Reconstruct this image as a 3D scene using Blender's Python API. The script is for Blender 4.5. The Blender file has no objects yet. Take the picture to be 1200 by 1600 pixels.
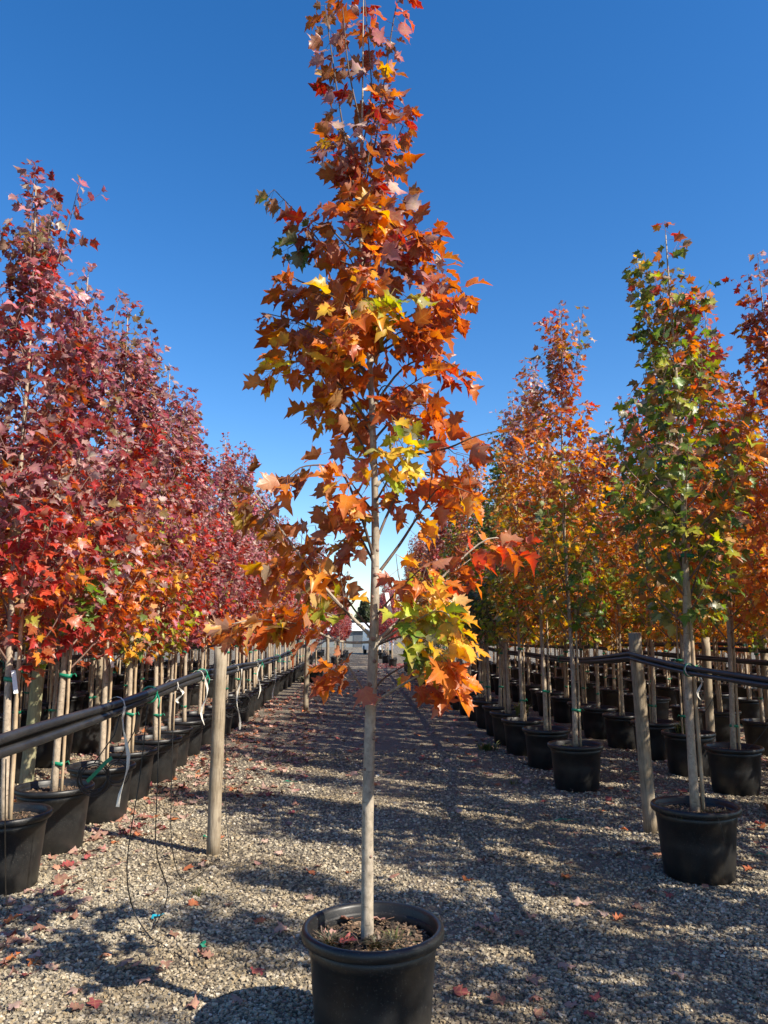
import bpy, math, random
import numpy as np
from mathutils import Vector, Matrix, Quaternion

# ------------------------------------------------------------------ camera, sky, sun, exposure
sc = bpy.context.scene
H_CAM, FPX = 1.6, 1200.0
PITCH, YAW = math.radians(9.0), math.radians(2.0)
cam_d = bpy.data.cameras.new('camera')
cam = bpy.data.objects.new('camera', cam_d)
sc.collection.objects.link(cam)
cam.location = (0, 0, H_CAM)
cam.rotation_euler = (math.radians(90) + PITCH, 0, -YAW)
cam_d.sensor_fit = 'VERTICAL'
cam_d.sensor_height = 24.0
cam_d.lens = 24.0 * FPX / 1600.0
cam_d.clip_end = 3000
cam_d.clip_start = 0.05
sc.camera = cam

SUN_AZ, SUN_EL = math.radians(124.0), math.radians(39.0)     # clockwise from +Y
SUN_DIR = Vector((math.sin(SUN_AZ) * math.cos(SUN_EL), math.cos(SUN_AZ) * math.cos(SUN_EL), math.sin(SUN_EL)))
world = bpy.data.worlds.new('World')
sc.world = world
world.use_nodes = True
wn = world.node_tree.nodes
wl = world.node_tree.links
sky = wn.new('ShaderNodeTexSky')
sky.sky_type = 'NISHITA'
sky.sun_disc = False
sky.sun_elevation = SUN_EL
sky.sun_rotation = SUN_AZ
sky.altitude = 60
sky.air_density = 1.0
sky.dust_density = 0.3
sky.ozone_density = 2.2
shs = wn.new('ShaderNodeHueSaturation')
shs.inputs['Saturation'].default_value = 1.36
shs.inputs['Hue'].default_value = 0.506
wl.new(sky.outputs['Color'], shs.inputs['Color'])
wl.new(shs.outputs['Color'], wn['Background'].inputs['Color'])
wn['Background'].inputs['Strength'].default_value = 0.115

sun_d = bpy.data.lights.new('sun', 'SUN')
sun_d.energy = 5.0
sun_d.angle = math.radians(0.53)
sun_d.color = (1.0, 0.91, 0.77)
sun = bpy.data.objects.new('sun', sun_d)
sc.collection.objects.link(sun)
sun.rotation_euler = (-SUN_DIR).to_track_quat('-Z', 'Y').to_euler()
sun.location = (8, -6, 12)

sc.view_settings.view_transform = 'Standard'
sc.view_settings.look = 'None'
sc.view_settings.gamma = 1.0
sc.view_settings.exposure = 0.84
sc.view_settings.use_curve_mapping = False
sc.cycles.max_bounces = 6
sc.cycles.diffuse_bounces = 3
sc.cycles.glossy_bounces = 2
sc.cycles.transmission_bounces = 3
sc.cycles.caustics_reflective = False
sc.cycles.caustics_refractive = False

COL = sc.collection
rng = np.random.default_rng(7)

# ------------------------------------------------------------------ pixel -> world
_fw = np.array([math.sin(YAW) * math.cos(PITCH), math.cos(YAW) * math.cos(PITCH), math.sin(PITCH)])
_rt = np.array([math.cos(YAW), -math.sin(YAW), 0.0])
_up = np.cross(_rt, _fw)
def _ray(x, y):
    return _fw + _rt * (x - 600) / FPX + _up * (800 - y) / FPX
def ground(x, y, z=0.0):
    d = _ray(x, y)
    return np.array([0, 0, H_CAM]) + d * ((z - H_CAM) / d[2])
def at(x, y, Y):
    d = _ray(x, y)
    return np.array([0, 0, H_CAM]) + d * (Y / d[1])

# ------------------------------------------------------------------ object helpers
def add(name, mesh, parent=None, loc=None):
    o = bpy.data.objects.new(name, mesh)
    COL.objects.link(o)
    if parent is not None:
        o.parent = parent
    if loc is not None:
        o.location = loc
    return o
def tag(o, label=None, cat=None, group=None, kind=None):
    if label: o['label'] = label
    if cat: o['category'] = cat
    if group: o['group'] = group
    if kind: o['kind'] = kind
    return o
def mesh_np(name, verts, faces, mats=(), smooth=False, cols=None, uvs=None):
    """faces: (n,3) array (all triangles) or list of tuples; cols: per-vertex rgb; uvs: per-vertex uv"""
    me = bpy.data.meshes.new(name)
    verts = np.asarray(verts, dtype=np.float32)
    if isinstance(faces, np.ndarray):
        nf = len(faces)
        me.vertices.add(len(verts))
        me.vertices.foreach_set('co', verts.ravel())
        me.loops.add(nf * faces.shape[1])
        me.loops.foreach_set('vertex_index', faces.astype(np.int32).ravel())
        me.polygons.add(nf)
        me.polygons.foreach_set('loop_start', np.arange(0, nf * faces.shape[1], faces.shape[1], dtype=np.int32))
        me.update(calc_edges=True)
    else:
        me.from_pydata([tuple(map(float, v)) for v in verts], [], faces)
    me.polygons.foreach_set('use_smooth', np.full(len(me.polygons), smooth, dtype=bool))
    if cols is not None:
        a = me.color_attributes.new('leafcol', 'FLOAT_COLOR', 'POINT')
        c = np.ones((len(verts), 4), dtype=np.float32)
        c[:, :3] = cols
        a.data.foreach_set('color', c.ravel())
    if uvs is not None:
        a = me.attributes.new('leafuv', 'FLOAT2', 'POINT')
        a.data.foreach_set('vector', np.asarray(uvs, dtype=np.float32).ravel())
    for m in mats:
        me.materials.append(m)
    me.update()
    return me

class MB:
    """collects shapes for ONE mesh"""
    def __init__(self):
        self.v, self.f = [], []
    def tube(self, pts, radii, n=8, cap=True):
        pts = [Vector(p) for p in pts]
        if not hasattr(radii, '__len__'):
            radii = [radii] * len(pts)
        base = len(self.v)
        T = (pts[1] - pts[0]).normalized()
        ref = Vector((0, 0, 1)) if abs(T.z) < 0.9 else Vector((1, 0, 0))
        N = T.cross(ref).normalized()
        for i, p in enumerate(pts):
            if i == 0: t = pts[1] - pts[0]
            elif i == len(pts) - 1: t = pts[-1] - pts[-2]
            else: t = pts[i + 1] - pts[i - 1]
            t.normalize()
            N = (N - t * N.dot(t))
            N = N.normalized() if N.length > 1e-6 else t.orthogonal().normalized()
            B = t.cross(N)
            for k in range(n):
                a = 2 * math.pi * k / n
                self.v.append(p + (N * math.cos(a) + B * math.sin(a)) * radii[i])
        for i in range(len(pts) - 1):
            for k in range(n):
                a, b = base + i * n + k, base + i * n + (k + 1) % n
                self.f.append((a, b, b + n, a + n))
        if cap:
            self.f.append(tuple(base + k for k in reversed(range(n))))
            e = base + (len(pts) - 1) * n
            self.f.append(tuple(e + k for k in range(n)))
        return self
    def lathe(self, prof, n=32, c=(0, 0, 0), wob=0.0, close=False):
        base = len(self.v)
        for r, z in prof:
            for k in range(n):
                a = 2 * math.pi * k / n
                rr = r * (1 + wob * math.sin(2 * a + 0.6))
                self.v.append(Vector((c[0] + rr * math.cos(a), c[1] + rr * math.sin(a), c[2] + z)))
        for i in range(len(prof) - 1):
            for k in range(n):
                a, b = base + i * n + k, base + i * n + (k + 1) % n
                self.f.append((a, b, b + n, a + n))
        return self
    def box(self, c, s, rz=0.0, M=None):
        base = len(self.v)
        R = M or Matrix.Rotation(rz, 3, 'Z')
        for dx in (-.5, .5):
            for dy in (-.5, .5):
                for dz in (-.5, .5):
                    self.v.append(Vector(c) + R @ Vector((dx * s[0], dy * s[1], dz * s[2])))
        for q in ((0, 1, 3, 2), (4, 6, 7, 5), (0, 4, 5, 1), (2, 3, 7, 6), (0, 2, 6, 4), (1, 5, 7, 3)):
            self.f.append(tuple(base + i for i in q))
        return self
    def ribbon(self, pts, w, side, th=0.0015):
        """thin strip with real thickness along pts; side: list of side vectors"""
        base = len(self.v)
        m = len(pts)
        for i, p in enumerate(pts):
            p = Vector(p)
            s = Vector(side[i]).normalized() * w / 2
            t = Vector(pts[min(i + 1, m - 1)]) - Vector(pts[max(i - 1, 0)])
            nrm = t.cross(s).normalized() * th / 2
            self.v += [p - s - nrm, p + s - nrm, p + s + nrm, p - s + nrm]
        for i in range(m - 1):
            for k in range(4):
                a, b = base + i * 4 + k, base + i * 4 + (k + 1) % 4
                self.f.append((a, b, b + 4, a + 4))
        self.f.append((base + 3, base + 2, base + 1, base))
        e = base + (m - 1) * 4
        self.f.append((e, e + 1, e + 2, e + 3))
        return self
    def mesh(self, name, mat, smooth=True):
        me = bpy.data.meshes.new(name)
        me.from_pydata([tuple(v) for v in self.v], [], self.f)
        me.polygons.foreach_set('use_smooth', np.full(len(me.polygons), smooth, dtype=bool))
        if mat: me.materials.append(mat)
        me.update()
        return me
    def build(self, name, mat, parent=None, smooth=True, loc=None):
        return add(name, self.mesh(name, mat, smooth), parent, loc)

# ------------------------------------------------------------------ materials
def new_mat(name):
    m = bpy.data.materials.new(name)
    m.use_nodes = True
    nt = m.node_tree
    return m, nt, nt.nodes, nt.links, nt.nodes['Principled BSDF']
def ramp(nodes, stops, interp='LINEAR'):
    r = nodes.new('ShaderNodeValToRGB')
    r.color_ramp.interpolation = interp
    el = r.color_ramp.elements
    while len(el) > 1: el.remove(el[-1])
    el[0].position = stops[0][0]; el[0].color = (*stops[0][1], 1)
    for p, c in stops[1:]:
        e = el.new(p); e.color = (*c, 1)
    return r
def noise(nodes, links, vec, scale, detail=4, rough=0.6):
    n = nodes.new('ShaderNodeTexNoise')
    n.inputs['Scale'].default_value = scale
    n.inputs['Detail'].default_value = detail
    n.inputs['Roughness'].default_value = rough
    if vec is not None: links.new(vec, n.inputs['Vector'])
    return n
def bump(nodes, links, height, bsdf, strength=0.4, dist=0.01):
    b = nodes.new('ShaderNodeBump')
    b.inputs['Strength'].default_value = strength
    b.inputs['Distance'].default_value = dist
    links.new(height, b.inputs['Height'])
    links.new(b.outputs['Normal'], bsdf.inputs['Normal'])
    return b
def math_n(nodes, links, op, a, b=None, c=None):
    n = nodes.new('ShaderNodeMath'); n.operation = op
    for i, v in enumerate((a, b, c)):
        if v is None: continue
        if isinstance(v, (int, float)): n.inputs[i].default_value = v
        else: links.new(v, n.inputs[i])
    return n.outputs[0]
def mixc(nodes, links, fac, a, b, mode='MIX'):
    n = nodes.new('ShaderNodeMix'); n.data_type = 'RGBA'; n.blend_type = mode
    for i, v in ((0, fac), (6, a), (7, b)):
        if isinstance(v, (int, float)): n.inputs[i].default_value = v
        elif isinstance(v, tuple): n.inputs[i].default_value = (*v, 1)
        else: links.new(v, n.inputs[i])
    return n.outputs[2]

def leaf_material(name, trans=0.46, rough=0.38, pale=0.42):
    m, nt, N, L, B = new_mat(name)
    at_ = N.new('ShaderNodeAttribute'); at_.attribute_name = 'leafcol'
    oi = N.new('ShaderNodeObjectInfo')
    base = mixc(N, L, 1.0, at_.outputs['Color'], oi.outputs['Color'], 'MULTIPLY')
    uv = N.new('ShaderNodeAttribute'); uv.attribute_name = 'leafuv'
    sx = N.new('ShaderNodeSeparateXYZ'); L.new(uv.outputs['Vector'], sx.inputs[0])
    ax = math_n(N, L, 'ABSOLUTE', sx.outputs['X'])
    y = sx.outputs['Y']
    # veins: midrib, and two lateral ribs to the lobes
    d0 = ax
    d1 = math_n(N, L, 'ABSOLUTE', math_n(N, L, 'SUBTRACT', math_n(N, L, 'MULTIPLY', ax, 0.66), math_n(N, L, 'MULTIPLY', y, 0.75)))
    d2 = math_n(N, L, 'ABSOLUTE', math_n(N, L, 'SUBTRACT', math_n(N, L, 'MULTIPLY', ax, 0.35), math_n(N, L, 'MULTIPLY', math_n(N, L, 'SUBTRACT', y, 0.33), 0.9)))
    dv = math_n(N, L, 'MINIMUM', d0, math_n(N, L, 'MINIMUM', d1, d2))
    vein = N.new('ShaderNodeMapRange'); vein.inputs['From Min'].default_value = 0.0; vein.inputs['From Max'].default_value = 0.05
    vein.inputs['To Min'].default_value = 0.5; vein.inputs['To Max'].default_value = 0.0
    L.new(dv, vein.inputs['Value'])
    tc = N.new('ShaderNodeTexCoord')
    nz = noise(N, L, tc.outputs['Object'], 38, 3)
    var = N.new('ShaderNodeMapRange'); var.inputs['From Min'].default_value = .3; var.inputs['From Max'].default_value = .7
    var.inputs['To Min'].default_value = .72; var.inputs['To Max'].default_value = 1.25
    L.new(nz.outputs['Fac'], var.inputs['Value'])
    base = mixc(N, L, 1.0, base, var.outputs['Result'], 'MULTIPLY')
    dy = math_n(N, L, 'SUBTRACT', y, 0.34)
    rd = math_n(N, L, 'SQRT', math_n(N, L, 'ADD', math_n(N, L, 'MULTIPLY', ax, ax), math_n(N, L, 'MULTIPLY', dy, dy)))
    rd = math_n(N, L, 'ADD', rd, math_n(N, L, 'MULTIPLY', math_n(N, L, 'SUBTRACT', nz.outputs['Fac'], .5), .5))
    eg = ramp(N, [(.10, (1.0, 1.0, .95)), (.32, (.92, .84, .88)), (.62, (.86, .58, .80))])
    L.new(rd, eg.inputs[0])
    base = mixc(N, L, 1.0, base, eg.outputs[0], 'MULTIPLY')
    hv = N.new('ShaderNodeHueSaturation'); hv.inputs['Value'].default_value = 1.12
    L.new(base, hv.inputs['Color']); base = hv.outputs['Color']
    lighter = mixc(N, L, 0.35, base, (0.62, 0.42, 0.16))
    base = mixc(N, L, vein.outputs['Result'], base, lighter)
    geo = N.new('ShaderNodeNewGeometry')
    under = mixc(N, L, pale, base, (0.46, 0.36, 0.30))
    bf = math_n(N, L, 'MULTIPLY', geo.outputs['Backfacing'], 1.0)
    col = mixc(N, L, bf, base, under)
    L.new(col, B.inputs['Base Color'])
    B.inputs['Roughness'].default_value = rough
    B.inputs['Specular IOR Level'].default_value = 0.5
    hs = N.new('ShaderNodeHueSaturation'); hs.inputs['Saturation'].default_value = 1.18; hs.inputs['Value'].default_value = 1.35
    L.new(base, hs.inputs['Color'])
    tr = N.new('ShaderNodeBsdfTranslucent'); L.new(hs.outputs['Color'], tr.inputs['Color'])
    mx = N.new('ShaderNodeMixShader'); mx.inputs[0].default_value = trans
    L.new(B.outputs[0], mx.inputs[1]); L.new(tr.outputs[0], mx.inputs[2])
    L.new(mx.outputs[0], N['Material Output'].inputs['Surface'])
    bump(N, L, math_n(N, L, 'MULTIPLY', vein.outputs['Result'], -1.0), B, 0.35, 0.002)
    return m
M_LEAF = leaf_material('maple_leaf')
M_DRY = leaf_material('dry_leaf', trans=0.12, rough=0.7, pale=0.35)

def bark_material(name, c1, c2, dark, scale=1.0):
    m, nt, N, L, B = new_mat(name)
    tc = N.new('ShaderNodeTexCoord')
    mp = N.new('ShaderNodeMapping'); mp.inputs['Scale'].default_value = (1, 1, .55)
    L.new(tc.outputs['Object'], mp.inputs['Vector'])
    n1 = noise(N, L, mp.outputs[0], 9 * scale, 5, .65)
    n2 = noise(N, L, mp.outputs[0], 45 * scale, 4, .7)
    mp2 = N.new('ShaderNodeMapping'); mp2.inputs['Scale'].default_value = (.45, .45, 1.6)
    L.new(tc.outputs['Object'], mp2.inputs['Vector'])
    vo = N.new('ShaderNodeTexVoronoi'); vo.inputs['Scale'].default_value = 22 * scale
    L.new(mp2.outputs[0], vo.inputs['Vector'])
    r = ramp(N, [(.3, c2), (.55, c1), (.75, tuple(min(1, x * 1.18) for x in c1))])
    L.new(n1.outputs['Fac'], r.inputs[0])
    r2 = ramp(N, [(.38, (.55, .55, .55)), (.6, (1, 1, 1))])
    L.new(n2.outputs['Fac'], r2.inputs[0])
    c = mixc(N, L, 0.7, r.outputs[0], r2.outputs[0], 'MULTIPLY')
    sp = ramp(N, [(.08, (1, 1, 1)), (.20, (0, 0, 0))])
    L.new(vo.outputs['Distance'], sp.inputs[0])
    c = mixc(N, L, math_n(N, L, 'MULTIPLY', sp.outputs[0], .55), c, dark)
    mp3 = N.new('ShaderNodeMapping'); mp3.inputs['Scale'].default_value = (40, 40, 80)
    L.new(tc.outputs['Object'], mp3.inputs['Vector'])
    n3 = noise(N, L, mp3.outputs[0], 1.0, 2, .5)
    dr = ramp(N, [(.67, (0, 0, 0)), (.72, (1, 1, 1))]); L.new(n3.outputs['Fac'], dr.inputs[0])
    c = mixc(N, L, math_n(N, L, 'MULTIPLY', dr.outputs[0], .65), c, dark)
    L.new(c, B.inputs['Base Color'])
    B.inputs['Roughness'].default_value = .7
    h = math_n(N, L, 'ADD', n2.outputs['Fac'], math_n(N, L, 'MULTIPLY', dr.outputs[0], .8))
    bump(N, L, h, B, .5, .004)
    return m
M_BARK = bark_material('pale_bark', (.45, .36, .26), (.28, .21, .15), (.10, .07, .05))
M_BARK_C = bark_material('grey_bark', (.42, .355, .27), (.24, .195, .145), (.09, .07, .055), 1.3)
M_TWIG = bark_material('twig_bark', (.13, .085, .06), (.08, .05, .04), (.04, .03, .03))
M_TWIG2 = bark_material('pale_twig_bark', (.26, .16, .12), (.16, .09, .07), (.08, .05, .05))

def wood_material(name, c1, c2, knots=(.12, .09, .06), green=0.0):
    m, nt, N, L, B = new_mat(name)
    tc = N.new('ShaderNodeTexCoord')
    mp = N.new('ShaderNodeMapping'); mp.inputs['Scale'].default_value = (1, 1, .06)
    L.new(tc.outputs['Object'], mp.inputs['Vector'])
    n1 = noise(N, L, mp.outputs[0], 95, 5, .7)
    n2 = noise(N, L, tc.outputs['Object'], 5, 4, .6)
    r = ramp(N, [(.32, c2), (.5, c1), (.7, tuple(min(1, x * 1.25) for x in c1))])
    L.new(n1.outputs['Fac'], r.inputs[0])
    c = r.outputs[0]
    st = ramp(N, [(.42, (1, 1, 1)), (.62, (.62, .58, .52))])
    L.new(n2.outputs['Fac'], st.inputs[0])
    c = mixc(N, L, .8, c, st.outputs[0], 'MULTIPLY')
    if green:
        g = noise(N, L, tc.outputs['Object'], 3.2, 3, .6)
        gr = ramp(N, [(.4, (0, 0, 0)), (.65, (1, 1, 1))]); L.new(g.outputs['Fac'], gr.inputs[0])
        c = mixc(N, L, math_n(N, L, 'MULTIPLY', gr.outputs[0], green), c, (.26, .30, .16))
    vo = N.new('ShaderNodeTexVoronoi'); vo.inputs['Scale'].default_value = 5.5
    mp3 = N.new('ShaderNodeMapping'); mp3.inputs['Scale'].default_value = (1, 1, .8)
    L.new(tc.outputs['Object'], mp3.inputs['Vector']); L.new(mp3.outputs[0], vo.inputs['Vector'])
    kr = ramp(N, [(.07, (1, 1, 1)), (.13, (0, 0, 0))]); L.new(vo.outputs['Distance'], kr.inputs[0])
    c = mixc(N, L, math_n(N, L, 'MULTIPLY', kr.outputs[0], .6), c, knots)
    L.new(c, B.inputs['Base Color'])
    B.inputs['Roughness'].default_value = .85
    bump(N, L, n1.outputs['Fac'], B, .5, .004)
    return m
M_POST = wood_material('weathered_post_wood', (.33, .27, .19), (.17, .13, .09))
M_POSTG = wood_material('treated_post_wood', (.36, .33, .20), (.22, .19, .11), green=.6)
M_STAKE = wood_material('stake_wood', (.48, .36, .23), (.30, .20, .12))

def plastic(name, col, rough=.45, dust=0.0, dustcol=(.20, .17, .13)):
    m, nt, N, L, B = new_mat(name)
    tc = N.new('ShaderNodeTexCoord')
    n1 = noise(N, L, tc.outputs['Object'], 7, 5, .65)
    n2 = noise(N, L, tc.outputs['Object'], 140, 2, .5)
    c = None
    if dust:
        sz = N.new('ShaderNodeSeparateXYZ'); L.new(tc.outputs['Object'], sz.inputs[0])
        mr = N.new('ShaderNodeMapRange'); mr.inputs['From Min'].default_value = 0; mr.inputs['From Max'].default_value = .4
        mr.inputs['To Min'].default_value = .16; mr.inputs['To Max'].default_value = 0
        L.new(sz.outputs['Z'], mr.inputs['Value'])
        s1 = math_n(N, L, 'ADD', n1.outputs['Fac'], mr.outputs['Result'])
        r1 = ramp(N, [(.48, (0, 0, 0)), (.80, (1, 1, 1))]); L.new(s1, r1.inputs[0])
        r2 = ramp(N, [(.62, (0, 0, 0)), (.68, (1, 1, 1))]); L.new(n2.outputs['Fac'], r2.inputs[0])
        f = math_n(N, L, 'MAXIMUM', math_n(N, L, 'MULTIPLY', r1.outputs[0], .40), math_n(N, L, 'MULTIPLY', r2.outputs[0], .75))
        f = math_n(N, L, 'MULTIPLY', f, dust)
        c = mixc(N, L, f, col, dustcol)
        rr = N.new('ShaderNodeMapRange'); rr.inputs['To Min'].default_value = rough; rr.inputs['To Max'].default_value = .8
        L.new(f, rr.inputs['Value']); L.new(rr.outputs['Result'], B.inputs['Roughness'])
        L.new(c, B.inputs['Base Color'])
        bump(N, L, n1.outputs['Fac'], B, .12, .01)
    else:
        B.inputs['Base Color'].default_value = (*col, 1)
        B.inputs['Roughness'].default_value = rough
        bump(N, L, n1.outputs['Fac'], B, .1, .005)
    return m
M_POT = plastic('black_pot_plastic', (.0085, .0088, .0095), .42, .34, (.15, .14, .125))
M_HOSE = plastic('black_pipe_plastic', (.013, .0135, .015), .46, .3, (.15, .14, .13))
M_TUBE = plastic('drip_tube_plastic', (.012, .011, .011), .5)
M_TIE = plastic('green_tie_tape', (.01, .20, .11), .4)
M_CYAN = plastic('blue_clip_plastic', (.02, .36, .46), .4)
M_RIB = plastic('white_ribbon', (.62, .58, .50), .6)
M_TAGW = plastic('white_tag', (.78, .78, .78), .4)

def soil_material():
    m, nt, N, L, B = new_mat('pot_soil')
    tc = N.new('ShaderNodeTexCoord')
    n1 = noise(N, L, tc.outputs['Object'], 60, 5, .7)
    n2 = noise(N, L, tc.outputs['Object'], 7, 3, .6)
    r = ramp(N, [(.3, (.022, .015, .010)), (.55, (.085, .06, .04)), (.72, (.24, .18, .12))]); L.new(n1.outputs['Fac'], r.inputs[0])
    g = ramp(N, [(.5, (0, 0, 0)), (.62, (1, 1, 1))]); L.new(n2.outputs['Fac'], g.inputs[0])
    n3 = noise(N, L, tc.outputs['Object'], 120, 3, .6)
    gc = ramp(N, [(.35, (.02, .05, .015)), (.7, (.09, .13, .035))]); L.new(n3.outputs['Fac'], gc.inputs[0])
    c = mixc(N, L, math_n(N, L, 'MULTIPLY', g.outputs[0], .7), r.outputs[0], gc.outputs[0])
    L.new(c, B.inputs['Base Color']); B.inputs['Roughness'].default_value = .95
    bump(N, L, n1.outputs['Fac'], B, .9, .02)
    return m
M_SOIL = soil_material()

def gravel_ground_material():
    m, nt, N, L, B = new_mat('gravel_surface')
    tc = N.new('ShaderNodeTexCoord')
    vo = N.new('ShaderNodeTexVoronoi'); vo.inputs['Scale'].default_value = 55
    L.new(tc.outputs['Object'], vo.inputs['Vector'])
    rc = N.new('ShaderNodeSeparateColor'); L.new(vo.outputs['Color'], rc.inputs[0])
    st = ramp(N, [(0, (.16, .14, .105)), (.4, (.27, .235, .175)), (.75, (.37, .325, .245)), (1, (.50, .45, .36))]); L.new(rc.outputs[0], st.inputs[0])
    gap_shade = ramp(N, [(.2, (1, 1, 1)), (.7, (.30, .26, .22))]); L.new(vo.outputs['Distance'], gap_shade.inputs[0])  # shade between the stones painted into the base colour
    c = mixc(N, L, 1, st.outputs[0], gap_shade.outputs[0], 'MULTIPLY')
    big = noise(N, L, tc.outputs['Object'], .55, 5, .6)
    br = ramp(N, [(.35, (.72, .66, .58)), (.55, (1, 1, 1)), (.7, (.88, .86, .84))]); L.new(big.outputs['Fac'], br.inputs[0])
    c = mixc(N, L, 1, c, br.outputs[0], 'MULTIPLY')
    # two wheel-worn strips of fine brown dirt run down the aisle
    sp = N.new('ShaderNodeSeparateXYZ'); L.new(tc.outputs['Object'], sp.inputs[0])
    wob = math_n(N, L, 'MULTIPLY', math_n(N, L, 'SUBTRACT', noise(N, L, tc.outputs['Object'], .8, 3, .6).outputs['Fac'], .5), .7)
    xx = math_n(N, L, 'ADD', sp.outputs['X'], wob)
    fs = []
    for x0 in (.42, 1.62):
        d = math_n(N, L, 'ABSOLUTE', math_n(N, L, 'SUBTRACT', xx, x0))
        mr = N.new('ShaderNodeMapRange'); mr.inputs['From Min'].default_value = .08; mr.inputs['From Max'].default_value = .30
        mr.inputs['To Min'].default_value = .75; mr.inputs['To Max'].default_value = 0; L.new(d, mr.inputs['Value']); fs.append(mr.outputs['Result'])
    tf = math_n(N, L, 'MULTIPLY', math_n(N, L, 'MAXIMUM', fs[0], fs[1]), math_n(N, L, 'MULTIPLY', noise(N, L, tc.outputs['Object'], 2.2, 4, .65).outputs['Fac'], 1.7))
    fine = ramp(N, [(.35, (.13, .10, .065)), (.65, (.27, .215, .145))]); L.new(noise(N, L, tc.outputs['Object'], 130, 4, .7).outputs['Fac'], fine.inputs[0])
    c = mixc(N, L, tf, c, fine.outputs[0])
    L.new(c, B.inputs['Base Color']); B.inputs['Roughness'].default_value = .9
    h = math_n(N, L, 'MULTIPLY', vo.outputs['Distance'], -1)
    bump(N, L, h, B, .9, .016)
    return m
M_GROUND = gravel_ground_material()
def gravel_stone_material():
    m, nt, N, L, B = new_mat('gravel_stone')
    a = N.new('ShaderNodeAttribute'); a.attribute_name = 'leafcol'
    tc = N.new('ShaderNodeTexCoord')
    n = noise(N, L, tc.outputs['Object'], 160, 3, .6)
    r = ramp(N, [(.3, (.75, .75, .75)), (.7, (1.1, 1.1, 1.1))]); L.new(n.outputs['Fac'], r.inputs[0])
    big = noise(N, L, tc.outputs['Object'], .55, 5, .6)
    br = ramp(N, [(.35, (.72, .66, .58)), (.55, (1, 1, 1)), (.7, (.88, .86, .84))]); L.new(big.outputs['Fac'], br.inputs[0])
    c = mixc(N, L, 1, a.outputs['Color'], r.outputs[0], 'MULTIPLY')
    c = mixc(N, L, 1, c, br.outputs[0], 'MULTIPLY')
    L.new(c, B.inputs['Base Color']); B.inputs['Roughness'].default_value = .9
    return m
M_STONE = gravel_stone_material()
def flat_mat(name, col, rough=.7, sc_=6, var=.25):
    m, nt, N, L, B = new_mat(name)
    tc = N.new('ShaderNodeTexCoord')
    n = noise(N, L, tc.outputs['Object'], sc_, 4, .6)
    r = ramp(N, [(.3, tuple(x * (1 - var) for x in col)), (.7, tuple(min(1, x * (1 + var)) for x in col))]); L.new(n.outputs['Fac'], r.inputs[0])
    L.new(r.outputs[0], B.inputs['Base Color']); B.inputs['Roughness'].default_value = rough
    return m
M_DRYCHIP = M_STONE
M_WHITE = flat_mat('white_cladding', (.74, .75, .76), .6, 2, .06)
M_WALLG = flat_mat('grey_cladding', (.20, .22, .22), .6, 2, .1)
M_ROOF = flat_mat('grey_roof_sheet', (.42, .44, .47), .5, 2, .1)
M_DOOR = flat_mat('dark_shed_door', (.10, .11, .12), .5, 2, .1)
M_HILL = flat_mat('far_hill', (.10, .15, .20), .95, .01, .2)  # bluish distance haze put into the hill colour
M_VAN = flat_mat('white_van_paint', (.75, .76, .77), .25, 1, .04)
M_GLASSD = flat_mat('dark_van_glass', (.02, .022, .025), .08, 1, .1)
M_TYRE = flat_mat('tyre_rubber', (.015, .015, .015), .8, 10, .2)
M_GRASS = leaf_material('weed_blade', trans=.3, rough=.5, pale=.1)

# ------------------------------------------------------------------ leaf template
def leaf_template(kind=0, petiole=True, teeth=False):
    r = np.random.default_rng(100 + kind)
    j = lambda a: a * (1 + r.uniform(-.10, .10))
    mid = [(0, 0), (0, .30), (0, .60), (0, 1.0)]
    if teeth:
        side = [(.15, -.06), (.39, .03), (.285, .18), (.45, .33), (.41, .37), (.62, .55), (.43, .52), (.225, .485), (.29, .70), (.21, .715), (.12, .78)]
        tri = [(0, 's0', 's1'), (0, 's1', 's2'), (0, 's2', 1), (1, 's2', 's7'), ('s2', 's3', 's4'), ('s2', 's4', 's7'), ('s4', 's5', 's6'), ('s4', 's6', 's7'), (1, 's7', 2), (2, 's7', 's9'), ('s7', 's8', 's9'), (2, 's9', 's10'), (2, 's10', 3)]
    else:
        side = [(.15, -.06), (.38, .03), (.29, .185), (.60, .54), (.24, .49), (.28, .70), (.135, .76)]
        tri = [(0, 's0', 's1'), (0, 's1', 's2'), (0, 's2', 1), (1, 's2', 's4'), ('s2', 's3', 's4'), (1, 's4', 2), (2, 's4', 's6'), ('s4', 's5', 's6'), (2, 's6', 3)]
    V = [list(p) for p in mid]
    for s in (1, -1):
        for x, y in side:
            V.append([s * j(x), y + r.uniform(-.03, .03)])
    F = []
    ns = len(side)
    for q in (4, 4 + ns):
        t = [tuple(q + int(i[1:]) if isinstance(i, str) else i for i in f) for f in tri]
        if q != 4: t = [(a, c, b) for a, b, c in t]
        F += t
    V = np.array(V)
    fold = r.uniform(.0, .75)
    curl = r.uniform(-.2, .85)
    z = fold * np.abs(V[:, 0]) - curl * (V[:, 1] - .25) ** 2 - r.uniform(0, .5) * V[:, 0] ** 2 + r.uniform(-.15, .15) * V[:, 0] * V[:, 1]
    z[4:] += r.uniform(-.09, .09, len(z) - 4)
    P = np.column_stack([V, z])
    UV = V.copy()
    if petiole:
        b = len(P)
        w = .012
        L = .62
        P = np.vstack([P, [[w, .02, 0], [-w, .02, 0], [w * .8, -L, .16], [-w * .8, -L, .16], [0, .02, -w * 1.6], [0, -L, .16 - w * 1.4]]])
        UV = np.vstack([UV, np.full((6, 2), 0.0)])
        F += [(b, b + 1, b + 3), (b, b + 3, b + 2), (b + 1, b + 4, b + 5), (b + 1, b + 5, b + 3), (b + 4, b, b + 2), (b + 4, b + 2, b + 5)]
    return P.astype(np.float32), np.array(F, dtype=np.int32), UV.astype(np.float32)
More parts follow.
